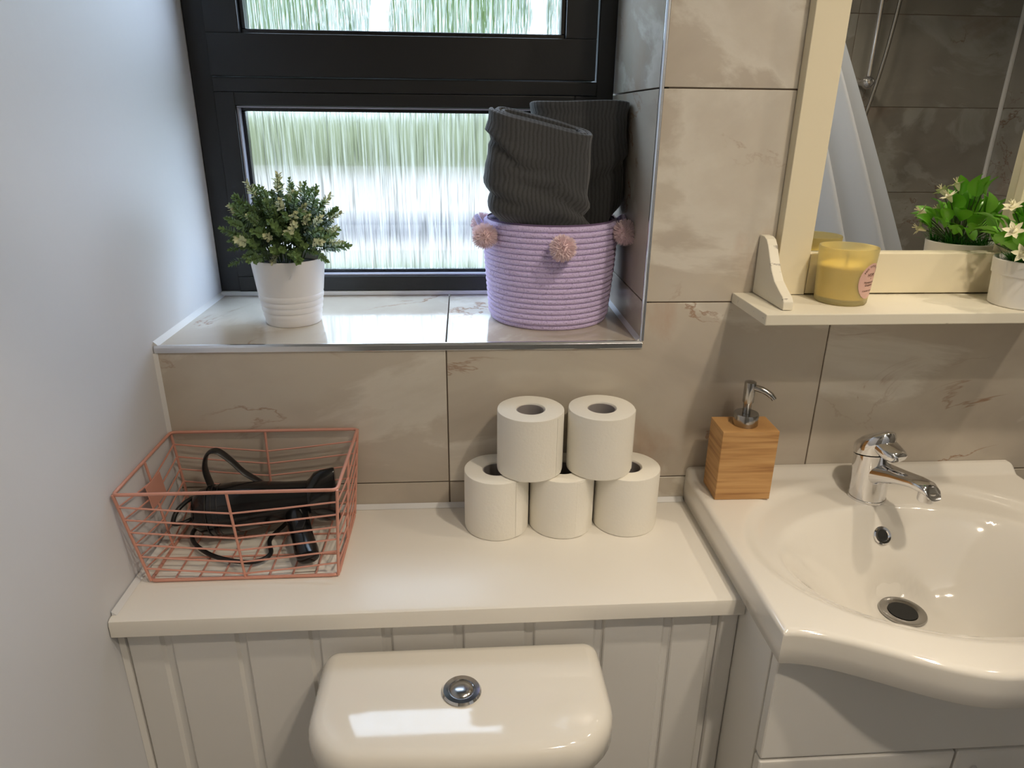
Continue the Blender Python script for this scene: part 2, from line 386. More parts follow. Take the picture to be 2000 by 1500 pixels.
t6 = MB().box(RX-.012, RY, 0, RX, RY+.012, RZ).build('trim_6', M['caulk'], bevel=.003)
tag(t6, 'pale sealant strip in the far corner seen in the mirror', 'trim', kind='structure')

# ------------------------------------------------------------------ the window
win = tag(empty('window_1', (0, 0, 0)), 'black framed window with rain patterned obscured glass', 'window', kind='structure')
F = M['black_frame']
FD = .065
px0, px1, pz0, pz1 = .070, .662, 1.200, 1.500       # lower glazed opening
MB().box(0.0006, WY+.006, SZ+.0005, .036, WY+FD, HZ).build('jamb', F, win, bevel=.002)
MB().box(.700, WY+.006, SZ+.0005, OX-.0006, WY+FD, HZ).build('jamb', F, win, bevel=.002)
MB().box(.036, WY, SZ+.0085, .700, WY+FD, pz0).build('bottom_rail', F, win, bevel=.002)
MB().box(.036, WY, pz0, px0, WY+FD, 1.521).build('lower_stile', F, win, bevel=.0015)
MB().box(px1, WY, pz0, .700, WY+FD, 1.521).build('lower_stile', F, win, bevel=.0015)
MB().box(px0, WY, pz1, px1, WY+FD, 1.521).build('transom', F, win, bevel=.0015)
MB().box(.036, WY-.001, 1.5215, .700, WY+FD, 1.5445).build('transom', F, win, bevel=.002)
MB().box(.036, WY+.006, HZ-.03, .700, WY+FD, HZ).build('head_rail', F, win, bevel=.002)
MB().box(.0006, WY-.002, SZ+.0003, OX-.0006, WY+.02, SZ+.0085).build('sealant_strip', M['caulk'], win, bevel=.002)
# upper sash
sash = MB()
sash.box(.037, WY-.006, 1.546, .695, WY+.05, 1.612); sash.box(.037, WY-.006, 1.612, .093, WY+.05, HZ-.032)
sash.box(.641, WY-.006, 1.612, .695, WY+.05, HZ-.032); sash.box(.093, WY-.006, HZ-.085, .641, WY+.05, HZ-.032)
so = sash.build('opening_sash', F, win, bevel=.0015)
def bead_frame(x0, z0, x1, z1, w, y0, y1, m, name, parent):
    b = MB(); b.box(x0, y0, z0, x1, y1, z0+w); b.box(x0, y0, z1-w, x1, y1, z1); b.box(x0, y0, z0+w, x0+w, y1, z1-w); b.box(x1-w, y0, z0+w, x1, y1, z1-w)
    return b.build(name, m, parent, bevel=.0008, seg=1)
bead_frame(px0+.0004, pz0+.0004, px1-.0004, pz1-.0004, .0035, WY+.004, WY+.020, M['bead'], 'glazing_bead', win)
bead_frame(px0+.0004, pz0+.0004, px1-.0004, pz1-.0004, .009, WY+.020, WY+.036, M['black_rubber'], 'glazing_gasket', win)
bead_frame(.0934, 1.6124, .6406, HZ-.0854, .007, WY+.006, WY+.032, M['black_rubber'], 'glazing_gasket', so)
def pane(x0, z0, x1, z1, y, parent):
    return MB().box(x0, y, z0, x1, y+.004, z1).build('pane', M['glass'], parent)
def pane1(x0, z0, x1, z1, y, parent):
    o = MB().add([(x0, y, z0), (x1, y, z0), (x1, y, z1), (x0, y, z1)], [(0, 1, 2, 3)]).build('pane', M['glass'], parent, recalc=False)
    return o
pane1(px0+.006, pz0+.006, px1-.006, pz1-.006, WY+.028, win)
pane1(.097, 1.616, .637, HZ-.089, WY+.022, win)

# ------------------------------------------------------------------ outside
def blob(name, c, s, m, seed, parent=None, sub=3, amp=.18):
    rnd = random.Random(seed); bm = bmesh.new(); bmesh.ops.create_icosphere(bm, subdivisions=sub, radius=1)
    from mathutils import noise
    for v in bm.verts:
        d = 1+amp*(noise.noise(v.co*2.3+Vector((seed*3.1, 0, 0)))+.6*noise.noise(v.co*6+Vector((0, seed*1.7, 0))))
        v.co = Vector((v.co.x*s[0]*d, v.co.y*s[1]*d, v.co.z*s[2]*d))
    me = bpy.data.meshes.new(name); bm.to_mesh(me); bm.free(); me.materials.append(m)
    me.polygons.foreach_set('use_smooth', [True]*len(me.polygons))
    o = bpy.data.objects.new(name, me); C.objects.link(o); o.location = c; o.parent = parent; return o
tag(MB().box(-14, .42, -.25, 16, 7.4, -.02).build('lawn', M['lawn']), 'green lawn outside the window', 'lawn', kind='structure')
tag(MB().box(-14, 7.4, -.25, 16, 60, -.03).build('driveway', M['drive']), 'pale driveway outside the window', 'driveway', kind='structure')
gw = tag(MB().box(-14, 9.6, -.04, 16, 9.85, .14).build('kerb_wall', M['kerb'], bevel=.02), 'low grey kerb across the driveway outside', 'kerb', kind='structure')
hg = MB(); hrow = []
rh = random.Random(4)
for k in range(61):
    x = -16+30*k/60; row = []
    for q in range(13):
        a = PI*q/12; r_ = 1+.12*rh.uniform(-1, 1); row.append((x+rh.uniform(-.1, .1), 23.6-.9*math.cos(a)*r_, -.1+1.75*math.sin(a)**.6*r_))
    hrow.append(row)
hg.loft(hrow, closed=False, cap0=False, cap1=False)
tag(hg.build('hedge', M['hedge_pale'], smooth=4), 'long pale green hedge beyond the driveway outside', 'hedge')
for i, (x, y, h) in enumerate(((-11.2, 28, 5.0), (-5.4, 27.5, 5.4), (.4, 27.8, 5.0), (6.2, 28, 5.6), (12.0, 27.5, 5.0))):
    t = empty('garden_tree', (x, y, -.03))
    tag(t, ['leftmost leafy tree beyond the obscured window', 'second leafy tree beyond the obscured window, counted from the left', 'third leafy tree beyond the obscured window, counted from the left', 'fourth leafy tree beyond the obscured window, counted from the left', 'rightmost leafy tree beyond the obscured window'][i], 'tree', 'trees beyond the window')
    MB().lathe([(.22, 0), (.16, 1.0), (.1, h)], 10).build('trunk', M['bark'], t, smooth=1)
    blob('crown', (0, 0, h), (2.55, 1.9, 3.6), M['hedge'], i+1, t)

# ------------------------------------------------------------------ ceiling downlight and added fill lamps
for i, (loc, pw) in enumerate(LAMPS):
    t = empty('main_and_fill_lamp', (loc[0], loc[1], RZ))
    tag(t, ['recessed ceiling downlight above the basin', 'added fill lamp on the ceiling nearest the shower wall', 'added fill lamp on the ceiling nearest the right wall'][i], 'light', 'ceiling downlights')
    MB().lathe([(.042, -.0005), (.052, -.0005), (.054, -.004), (.050, -.006), (.043, -.004)], 32, cap0=False, cap1=False).build('bezel', M['steel'], t, smooth=.6)
    MB().lathe([(.0415, -.0006), (.0415, -.003), (.02, -.0035)], 32).build('diffuser', M['lamp'], t)

# ------------------------------------------------------------------ worktop and boarded box
CZ, CT, CY = .880, .028, -.263
prof = [(-.001, CZ-CT), (-.001, CZ), (CY+.006, CZ), (CY+.0015, CZ-.002), (CY, CZ-.007), (CY, CZ-CT+.003), (CY+.003, CZ-CT)]
wt = MB().prism(prof, 'x', .0015, .8365).build('worktop', M['laminate'], smooth=.6)
tag(wt, 'white worktop with rounded front edge carrying the toilet rolls and wire basket', 'worktop')
wt_s = MB().prism([(-.0008, CZ), (-.008, CZ+.0005), (-.0008, CZ+.007)], 'x', .004, .8265).build('sealant_line', M['caulk'], wt)
MB().prism([(.0018, CZ), (.008, CZ+.0004), (.0018, CZ+.006)], 'y', CY+.012, -.01).build('sealant_line', M['caulk'], wt)
bx = empty('boarded_box', (0, 0, 0))
tag(bx, 'white tongue-and-groove boarded boxing behind the toilet cistern', 'panelling')
PY = -.243; pitch = .0973
def board(x0, x1):
    w = x1-x0; ch = .0045
    poly = [(x0, PY+.012), (x0, PY+.004), (x0+.0022, PY+.004), (x0+.0022, PY+.0015), (x0+.004, PY), (x1-.0125, PY), (x1-.0085, PY+ch), (x1-.0002, PY+ch), (x1-.0002, PY+.012)]
    return MB().prism(poly, 'z', .01, CZ-CT-.0006).build('board', M['panel'], bx)
MB().prism([(.0003, PY+.012), (.0003, PY-.005), (.006, PY-.0005), (.006, PY+.012)], 'z', .01, CZ-CT-.0006).build('corner_bead', M['panel'], bx)
xs = [.0061, .0625] + [.0625+pitch*k for k in range(1, 8)] + [.812]
for a, b in zip(xs[:-1], xs[1:]): board(a, b)
MB().box(.8125, PY-.004, .01, .8370, PY+.012, CZ-CT-.0006).build('corner_bead', M['panel'], bx, bevel=.0035)

# ------------------------------------------------------------------ toilet
def rrect(x0, x1, yb, yf, rb, rf, bow=0.0, n=8):
    """outline, counter-clockwise from back right; yb is the wall side, yf the front (smaller)"""
    pts = []
    def arc(cx, cy, r, a0, a1):
        for k in range(n+1):
            a = a0+(a1-a0)*k/n; pts.append((cx+r*math.cos(a), cy+r*math.sin(a)))
    arc(x1-rb, yb-rb, rb, 0, PI/2); 
    for k in range(1, 6): pts.append((x1-rb+(x0+rb-x1+rb)*k/6, yb))
    arc(x0+rb, yb-rb, rb, PI/2, PI)
    arc(x0+rf, yf+rf, rf, PI, 1.5*PI)
    for k in range(1, 12): pts.append((x0+rf+(x1-rf-x0-rf)*k/12, yf))
    arc(x1-rf, yf+rf, rf, 1.5*PI, 2*PI)
    xm = (x0+x1)/2; hw = (x1-x0)/2
    return [(x, y-(bow*(1-((x-xm)/hw)**2) if y < (yb+yf)/2 else 0)*min(1, ((yb+yf)/2-y)/((yb-yf)/2)) if y < (yb+yf)/2 else y) for x, y in pts]
def inset(poly, d):
    n = len(poly); out = []
    for i in range(n):
        a, b, c = poly[i-1], poly[i], poly[(i+1) % n]
        t = Vector((c[0]-a[0], c[1]-a[1])); t.normalize()
        out.append((b[0]-t.y*d, b[1]+t.x*d))
    return out
toil = empty('toilet', (.452, -.25, 0)); tag(toil, 'white ceramic toilet with push button cistern lid', 'toilet')
def atT(o): o.location = (-.452, .25, 0); return o
lo = rrect(.268, .636, -.256, -.428, .022, .062, .014)
def ring(poly, z): return [(x, y, z) for x, y in poly]
lid = MB(); 
rings = [ring(inset(lo, .010), .776), ring(inset(lo, .004), .775), ring(lo, .779), ring(lo, .800), ring(inset(lo, .0015), .808), ring(inset(lo, .006), .8155), ring(inset(lo, .011), .8188), ring(inset(lo, .016), .8205), ring(inset(lo, .0195), .8212)]
lid.loft(rings)
lid_o = atT(lid.build('cistern_lid', M['ceramic'], toil, smooth=.9))
body = MB(); bo = rrect(.283, .621, -.262, -.414, .02, .055, .012)
body.loft([ring(inset(bo, .03), .40), ring(inset(bo, .018), .42), ring(inset(bo, .006), .6), ring(bo, .775)])
atT(body.build('cistern', M['ceramic'], toil, smooth=.9))
bt = MB().lathe([(.0235, .8215), (.0245, .8235), (.0225, .8262), (.0165, .8262), (.0160, .8245), (.004, .8243)], 40, (.451, -.345, 0)).build('button_bezel', M['chrome'], lid_o, smooth=.7)
MB().lathe([(.0150, .8235), (.0150, .8258), (.0135, .8275), (.009, .8292), (.003, .8298)], 40, (.451, -.345, 0)).build('flush_button', M['steel'], lid_o, smooth=.8)
def ell(cx, cy, a, b, z, n=40, e=2.2):
    out = []
    for k in range(n):
        t = 2*PI*k/n; c_, s_ = math.cos(t), math.sin(t)
        out.append((cx+a*abs(c_)**(2/e)*(1 if c_ >= 0 else -1), cy+b*abs(s_)**(2/e)*(1 if s_ >= 0 else -1), z))
    return out
pan = MB(); pan.loft([ell(.452, -.50, .11, .20, 0), ell(.452, -.50, .105, .20, .12), ell(.452, -.55, .14, .23, .28), ell(.452, -.565, .18, .26, .38), ell(.452, -.565, .182, .262, .40)])
atT(pan.build('pan', M['ceramic'], toil, smooth=.9))
seat = MB(); seat.loft([ell(.452, -.625, .178, .205, .401, e=2.4), ell(.452, -.625, .188, .213, .408, e=2.4), ell(.452, -.625, .188, .213, .425, e=2.4), ell(.452, -.625, .175, .198, .436, e=2.4)])
atT(seat.build('seat_cover', M['ceramic'], toil, smooth=.9))

# ------------------------------------------------------------------ vanity cabinet
BX0, BX1 = .8275, 1.394; BC = (BX0+BX1)/2
van = empty('vanity_cabinet', (BC, -.18, 0)); tag(van, 'white vanity cabinet with drawer front under the basin', 'cabinet')
def atV(o): o.location = (-BC, .18, 0); return o
vx0, vx1, vy = .838, 1.384, -.345
carc = MB(); carc.box(vx0, vy, .08, vx0+.016, -.002, .8795); carc.box(vx1-.016, vy, .08, vx1, -.002, .8795); carc.box(vx0+.016, vy+.002, .08, vx1-.016, -.002, .097); carc.box(vx0+.016, -.02, .097, vx1-.016, -.002, .8795); carc.box(vx0+.016, vy+.03, 0, vx1-.016, vy+.045, .08)
atV(carc.build('carcass', M['cabinet'], van, bevel=.0008, seg=1))
atV(MB().box(vx0+.001, vy-.018, .703, vx1-.001, vy-.0005, .868).build('drawer_front', M['cabinet'], van, bevel=.004, seg=3))
for a, b in ((vx0+.001, BC-.0015), (BC+.0015, vx1-.001)):
    d = atV(MB().box(a, vy-.018, .09, b, vy-.0005, .699).build('door', M['cabinet'], van, bevel=.004, seg=3))
    hx = BC-.03 if a < BC-.1 else BC+.03
    MB().tube(spline([(hx, vy-.0185, .60), (hx, vy-.04, .61), (hx, vy-.04, .66), (hx, vy-.0185, .67)], 6), .004).build('handle', M['chrome'], d, smooth=1)

# ------------------------------------------------------------------ wash basin
bas = empty('wash_basin', (BC, -.2, .885)); tag(bas, 'white ceramic wash basin with bowed front on the vanity', 'basin')
def atB(o): o.location = (-BC, .2, -.885); return o
RIMZ, BOT = .930, .8806
def yfront(x):
    u = min(1, abs(x-BC)/((BX1-BX0)/2))
    return -.383-.078*sm((1-u)/.78)-.004*(1-u)
ec, er = (BC, -.250), (.205, .137)       # inner bowl
oc, orr = (BC, -.222), (.256, .192)      # shallow outer recess
def zbas(x, y, yf):
    d = min(x-BX0, BX1-x, y-yf)
    z = RIMZ
    # rounded outer edge
    if d < .007: z -= .0045*(1-d/.007)**2
    # raised lip along the wall
    if y > -.030: z += .013*sm((y+.030)/.022)
    e_o = math.hypot((x-oc[0])/orr[0], (y-oc[1])/orr[1])
    z -= .0085*sm((1.03-e_o)/.10)
    e = math.hypot((x-ec[0])/er[0], (y-ec[1])/er[1])
    if e < 1.08:
        t = max(0, 1.08-e)/1.08
        tt = min(1, t/.66); z -= .118*((.55*sm(tt)+.45*(1-(1-tt)**2))*.86+.14*min(1, t/.9))
    dd_ = math.hypot(x-1.107, y+.208)
    if dd_ < .060: z = .8010+(z-.8010)*sm((dd_-.034)/.026)
    return z
nx, ny = 110, 84
rows = []
for j in range(ny+1):
    v = j/ny; row = []
    # denser near both edges
    vv = .5-.5*math.cos(PI*v); vv = .35*v+.65*vv
    for i in range(nx+1):
        u = i/nx; uu = .35*u+.65*(.5-.5*math.cos(PI*u)); x = BX0+(BX1-BX0)*uu
        # soften plan corners
        yf = yfront(x); y = yf+(-.0008-yf)*vv
        row.append((x, y, zbas(x, y, yf)))
    rows.append(row)
bm_ = MB(); W1 = nx+1
vs = [p for r in rows for p in r]; fs = [(j*W1+i, j*W1+i+1, (j+1)*W1+i+1, (j+1)*W1+i) for j in range(ny) for i in range(nx)]
edge = [(i, 0) for i in range(nx)] + [(nx, j) for j in range(ny)] + [(i, ny) for i in range(nx, 0, -1)] + [(0, j) for j in range(ny, 0, -1)]
top_idx = [j*W1+i for i, j in edge]
def skirt(z, ins):
    out = []
    for i, j in edge:
        x, y, _ = rows[j][i]
        cx, cy = BC, -.2
        d = Vector((cx-x, cy-y)); d.normalize(); out.append((x+d.x*ins, min(y+d.y*ins, -.0008) if j != ny else y, z))
    return out
k0 = len(vs); vs += skirt(.9222, -.0005); k1 = len(vs); vs += skirt(.905, -.0006); k2 = len(vs); vs += skirt(.8835, 0.0); k3 = len(vs); vs += skirt(BOT, .003); n_ = len(edge)
for a, b in ((None, k0), (k0, k1), (k1, k2), (k2, k3)):
    for q in range(n_):
        q2 = (q+1) % n_
        A0, A1 = (top_idx[q], top_idx[q2]) if a is None else (a+q, a+q2)
        fs.append((A0, b+q, b+q2, A1))
bm_.add(vs, fs); bo_ = atB(bm_.build('bowl_slab', M['ceramic'], bas, smooth=.9))
# under-bowl that hangs into the cabinet
ub = MB(); ubr = []
for e in (1.12, 1.0, .85, .7, .5, .3, .1):
    ubr.append([(ec[0]+er[0]*e*math.cos(a), ec[1]+er[1]*e*math.sin(a), zbas(ec[0]+er[0]*e*math.cos(a), ec[1]+er[1]*e*math.sin(a), -.46)-.012 if e > .2 else .790) for a in [2*PI*k/48 for k in range(48)]])
ub.loft(ubr, cap0=False)
atB(ub.build('under_bowl', M['ceramic'], bas, smooth=1))
DZ = zbas(1.107, -.208, yfront(1.107))
atB(MB().lathe([(.033, DZ+.0015), (.032, DZ+.004), (.026, DZ+.0042), (.0205, DZ+.0022), (.020, DZ-.006)], 40, (1.107, -.208, 0), cap1=False).build('drain_ring', M['steel'], bas, smooth=.7))
atB(MB().lathe([(.0203, DZ+.0030), (.012, DZ+.0024), (.003, DZ+.002)], 32, (1.107, -.208, 0)).build('drain_hole', M['black_hole'], bas))
# overflow ring on the back wall of the bowl
ox, oy = 1.103, -.130
oz = zbas(ox, oy, yfront(ox)); e_ = .004
nrm = Vector((-(zbas(ox+e_, oy, -.46)-zbas(ox-e_, oy, -.46))/(2*e_), -(zbas(ox, oy+e_, -.46)-zbas(ox, oy-e_, -.46))/(2*e_), 1)).normalized()
q = nrm.to_track_quat('Z', 'Y')
ov = MB().lathe([(.0138, -.003), (.0142, .0025), (.0125, .0045), (.0095, .0042), (.0080, .0020)], 32, cap0=False, cap1=False).build('overflow_ring', M['chrome'], bas, smooth=.7)
ov.location = Vector((ox, oy, oz))-Vector((BC, -.2, .885)); ov.rotation_euler = q.to_euler()
MB().lathe([(.0088, .0027), (.004, .0026)], 28).build('overflow_hole', M['black_hole'], ov)

# ------------------------------------------------------------------ basin tap
TX, TY = 1.102, -.074; TZ = zbas(TX, TY, yfront(TX))-.0002
tap = empty('basin_tap', (TX, TY, TZ), .24); tag(tap, 'chrome single lever mixer tap standing on the basin', 'tap')
def ellr(cx, cy, cz, a, b, tilt=0, n=28):
    """ellipse ring tilted about x by tilt"""
    out = []
    for k in range(n):
        t = 2*PI*k/n; x = a*math.cos(t); y = b*math.sin(t)
        out.append((cx+x, cy+y*math.cos(tilt), cz+y*math.sin(tilt)))
    return out
tb = MB(); tb.loft([ellr(0, 0, 0, .0285, .0285), ellr(0, 0, .004, .0285, .0285), ellr(0, 0, .0042, .0275, .0275), ellr(0, .001, .03, .0272, .0275), ellr(0, .003, .055, .0275, .0280, -.1), ellr(0, .005, .076, .0278, .0290, -.22)])
tb.build('tap_body', M['chrome'], tap, smooth=.7)
sp = MB()
def sec(y, z, w, h, tilt):
    out = []
    for k in range(24):
        t = 2*PI*k/24; c_, s_ = math.cos(t), math.sin(t)
        x = w*abs(c_)**.8*(1 if c_ > 0 else -1); hh = h*abs(s_)**.8*(1 if s_ > 0 else -1)
        out.append((x, y+hh*math.sin(tilt), z+hh*math.cos(tilt)))
    return out
sp.loft([sec(-.005, .044, .0225, .024, 0), sec(-.030, .055, .0195, .0155, -.05), sec(-.055, .063, .0170, .0110, -.1), sec(-.080, .069, .0158, .009, -.05), sec(-.100, .070, .0150, .0085, .2), sec(-.110, .067, .0135, .0075, .55), sec(-.115, .062, .010, .005, .9)])
spo = sp.build('spout', M['chrome'], tap, smooth=.9)
MB().lathe([(.0112, .050), (.0118, .052), (.0118, .066)], 28, (0, -.101, 0)).build('aerator', M['chrome'], spo, smooth=.7)
hd = MB(); hd.loft([ellr(0, .0055, .0775, .0272, .0282, -.22), ellr(0, .006, .083, .0282, .0300, -.25), ellr(0, .006, .092, .0282, .0305, -.3), ellr(0, .004, .101, .0268, .0290, -.38), ellr(0, .0015, .109, .0225, .0245, -.45), ellr(0, -.001, .1145, .014, .016, -.5), ellr(0, -.002, .1165, .004, .005, -.5)])
ho = hd.build('lever_cap', M['chrome'], tap, smooth=.9)
lv = MB(); lv.loft([sec(-.006, .098, .0205, .012, -.3), sec(-.024, .0935, .0195, .0115, -.3), sec(-.036, .0905, .0180, .0105, -.3), sec(-.043, .0895, .0150, .0085, -.3), sec(-.046, .0895, .010, .005, -.3)])
lv.build('lever', M['chrome'], ho, smooth=.9)

# ------------------------------------------------------------------ soap dispenser
SDZ = .9304
sd = empty('soap_dispenser', (.8905, -.0595, SDZ)); sd.rotation_euler.z = -.02
tag(sd, 'square bamboo soap dispenser with steel pump beside the tap', 'soap dispenser')
MB().box(-.0435, -.029, 0, .0435, .029, .1165).build('bamboo_block', M['bamboo'], sd, bevel=.0012)
MB().lathe([(.0185, .1167), (.0190, .1175), (.0190, .133), (.0180, .1355), (.0075, .1355)], 36).build('collar', M['steel'], sd, smooth=.6)
MB().lathe([(.0062, .1357), (.0062, .151), (.0082, .154), (.0088, .183), (.0085, .186), (.006, .187)], 28).build('pump_head', M['steel'], sd, smooth=.6)
MB().tube(spline([(.006, -.004, .178), (.017, -.011, .176), (.027, -.017, .170), (.031, -.020, .165)], 5), [.0050]*5+[.0046]*6+[.0038]*5, 10).build('nozzle', M['steel'], sd, smooth=1)

# ------------------------------------------------------------------ toilet rolls
roll_mesh = None
def roll(x, y, z, rz, label, r=.0503, h=.0995):
    global roll_mesh
    t = empty('toilet_roll', (x, y, z), rz); tag(t, label, 'toilet roll', 'pyramid of toilet rolls')
    ri = .0215; n = 64; prof = [(ri, .0), (r-.0018, .0), (r-.0004, .0010), (r, .003), (r, h-.003), (r-.0004, h-.0010), (r-.0018, h-.0002), (ri+.001, h-.0012), (ri, h-.003)]
    rings = []
    for rr, zz in prof:
        rg = []
        for k in range(n):
            a = 2*PI*k/n
            w = 1+(.004*math.sin(3*a+x*40)+.003*math.sin(7*a+x*90))*(1 if rr > .03 else 0)
            rg.append((rr*w*math.cos(a), rr*w*math.sin(a), zz))
        rings.append(rg)
    m = MB(); m.loft(rings, False, False)
    m.loft([rings[-1], rings[0]], False, False)
    m.build('paper', M['paper'], t, smooth=.7)
    MB().lathe([(.0200, .001), (.0213, .001), (.0213, h-.0035), (.0200, h-.0035), (.0200, .001)], 40, cap0=False, cap1=False).build('cardboard_core', M['card'], t, smooth=.6)
    # loose end of the last sheet
    m = MB(); a0, a1 = -1.30, -1.02; outer, inner = [], []
    for k in range(9):
        a = a0+(a1-a0)*k/8; lift = .0003+.0005*(k/8)**2
        outer.append([((r*1.004+lift)*math.cos(a), (r*1.004+lift)*math.sin(a), zz) for zz in (.002, .03, .06, h-.003)])
        inner.append([((r*1.000)*math.cos(a), (r*1.000)*math.sin(a), zz) for zz in (.002, .03, .06, h-.003)])
    m.loft([o+list(reversed(i)) for o, i in zip(outer, inner)])
    m.build('loose_sheet', M['paper'], t, smooth=.6)
    return t
roll(.5070, -.0590, CZ+.0002, .3, 'toilet roll at the bottom left of the stack on the worktop')
roll(.6095, -.0590, CZ+.0002, 0.05, 'toilet roll in the middle of the bottom row of the stack')
roll(.7120, -.0590, CZ+.0002, 2.6, 'toilet roll at the bottom right of the stack, nearest the basin')
roll(.5575, -.0590, CZ+.1000, .55, 'toilet roll on top of the stack at the left')
roll(.6655, -.0590, CZ+.1000, .95, 'toilet roll on top of the stack at the right')

# ------------------------------------------------------------------ copper wire basket
wbk = empty('wire_basket', (.15, -.1, CZ)); tag(wbk, 'copper pink wire basket holding a black hair dryer', 'basket')
def atW(o): o.location = (-.15, .1, -CZ); return o
tz, bz = 1.026, .8835
Tc = [(.0055, -.197), (.2905, -.197), (.2905, -.0065), (.0055, -.0065)]
Bc = [(.024, -.184), (.279, -.184), (.279, -.023), (.024, -.023)]
def rimloop(c, z, r, cr=.008):
    pts = []
    for i in range(4):
        p = Vector((*c[i], z)); a = Vector((*c[i-1], z)); b = Vector((*c[(i+1) % 4], z))
        p0 = p+(a-p).normalized()*cr; p1 = p+(b-p).normalized()*cr
        for k in range(6):
            t = k/5; pts.append(p0*(1-t)**2+p*2*t*(1-t)+p1*t*t)
        for k in range(1, 4): pts.append(p1.lerp(b+(p-b).normalized()*cr, k/4))
    return pts
atW(MB().tube(rimloop(Tc, tz, 0), .0024, 8, True).build('top_rim', M['copper'], wbk, smooth=1))
atW(MB().tube(rimloop(Bc, bz, 0), .0024, 8, True).build('base_rim', M['copper'], wbk, smooth=1))
def lerp3(a, b, t): return Vector(a).lerp(Vector(b), t)
T3 = [Vector((*c, tz)) for c in Tc]; B3 = [Vector((*c, bz)) for c in Bc]
for i in range(4):                       # corner and centre uprights
    atW(MB().tube([T3[i], B3[i]], .0021, 8).build('upright', M['copper'], wbk, smooth=1))
    j = (i+1) % 4
    mt, mb = T3[i].lerp(T3[j], .5), B3[i].lerp(B3[j], .5)
    atW(MB().tube([mt, mb], .0019, 8).build('upright', M['copper'], wbk, smooth=1))
    for k in range(6):                   # sagging side wires
        t = .135+.143*k
        a, b, c = T3[i].lerp(B3[i], t), mt.lerp(mb, min(.985, t+.10)), T3[j].lerp(B3[j], t)
        atW(MB().tube([a, a.lerp(b, .5)+Vector((0, 0, -.0006)), b, c.lerp(b, .5)+Vector((0, 0, -.0006)), c], .0013, 6).build('side_wire', M['copper'], wbk, smooth=1))
for k in range(1, 8):
    x = .024+.255*k/8
    atW(MB().tube([(x, -.184, bz), (x, -.023, bz)], .0014, 6).build('base_wire', M['copper'], wbk, smooth=1))
for y in (-.130, -.077):
    atW(MB().tube([(.024, y, bz-.0015), (.279, y, bz-.0015)], .0014, 6).build('base_wire', M['copper'], wbk, smooth=1))
tg = MB(); c0 = T3[0].lerp(T3[3], .5); c1 = B3[0].lerp(B3[3], .5); d = (c1-c0).normalized()
p0 = c0+d*.030; ax = Vector((0, 1, 0)); nn = d.cross(ax).normalized()
cs = [p0-ax*.024, p0+ax*.024, p0+ax*.024+d*.036, p0-ax*.024+d*.036]
tg.loft([[c+nn*.0022 for c in cs], [c+nn*.0034 for c in cs]])
atW(tg.build('label_plate', M['copper'], wbk, bevel=.0003, seg=1))

# ------------------------------------------------------------------ hair dryer in the basket
hdr = empty('hair_dryer', (.15, -.1, bz+.0025)); tag(hdr, 'black hair dryer with coiled cord lying in the wire basket', 'hair dryer')
def atH(o): o.location = (-.15, .1, -(bz+.0025)); return o
def oring(p, d, a, b, n=28):
    d = Vector(d).normalized(); u = d.cross(Vector((0, 0, 1))).normalized(); w = u.cross(d)
    return [Vector(p)+u*a*math.cos(2*PI*k/n)+w*b*math.sin(2*PI*k/n) for k in range(n)]
A = Vector((.070, -.082, .930)); B_ = Vector((.232, -.060, .938)); dd = (B_-A).normalized()
br = MB()
br.loft([oring(A+dd*s, dd, a, b) for s, a, b in ((-.018, .010, .010), (-.014, .026, .026), (-.004, .034, .034), (.012, .0375, .0375), (.045, .0385, .0385), (.085, .034, .034), (.120, .029, .029), (.150, .0265, .0265))])
barrel = atH(br.build('barrel', M['black_plastic'], hdr, smooth=.8))
rg = MB()
for s in (.008, .016, .024): rg.tube([p for p in oring(A+dd*s, dd, .0378, .0378)], .0008, 6, True)
rg.build('vent_ring', M['black_matte'], barrel, smooth=1)
nz = MB(); nz.loft([oring(A+dd*s, dd, a, b) for s, a, b in ((.1505, .0275, .0275), (.154, .029, .030), (.162, .024, .040), (.172, .019, .044), (.190, .014, .046), (.193, .0125, .0455))])
atH(nz.build('nozzle', M['black_plastic'], hdr, smooth=.8))
# folded handle pointing to the front
H0 = A+dd*.135+Vector((0, -.022, -.014)); H1 = Vector((.236, -.168, .902))
hh = (H1-H0).normalized()
hn = MB(); hn.loft([oring(H0.lerp(H1, t), hh, a, b) for t, a, b in ((0, .016, .015), (.15, .0165, .014), (.55, .0158, .0130), (.86, .0168, .0135), (1.0, .0155, .0125), (1.03, .011, .008))])
hno = atH(hn.build('handle', M['black_plastic'], hdr, smooth=.8))
sw = H0.lerp(H1, .45)+Vector((0, 0, .0125)); MB().box(sw.x-.005, sw.y-.012, sw.z, sw.x+.005, sw.y+.012, sw.z+.004).build('switch', M['black_matte'], hno, bevel=.0012)
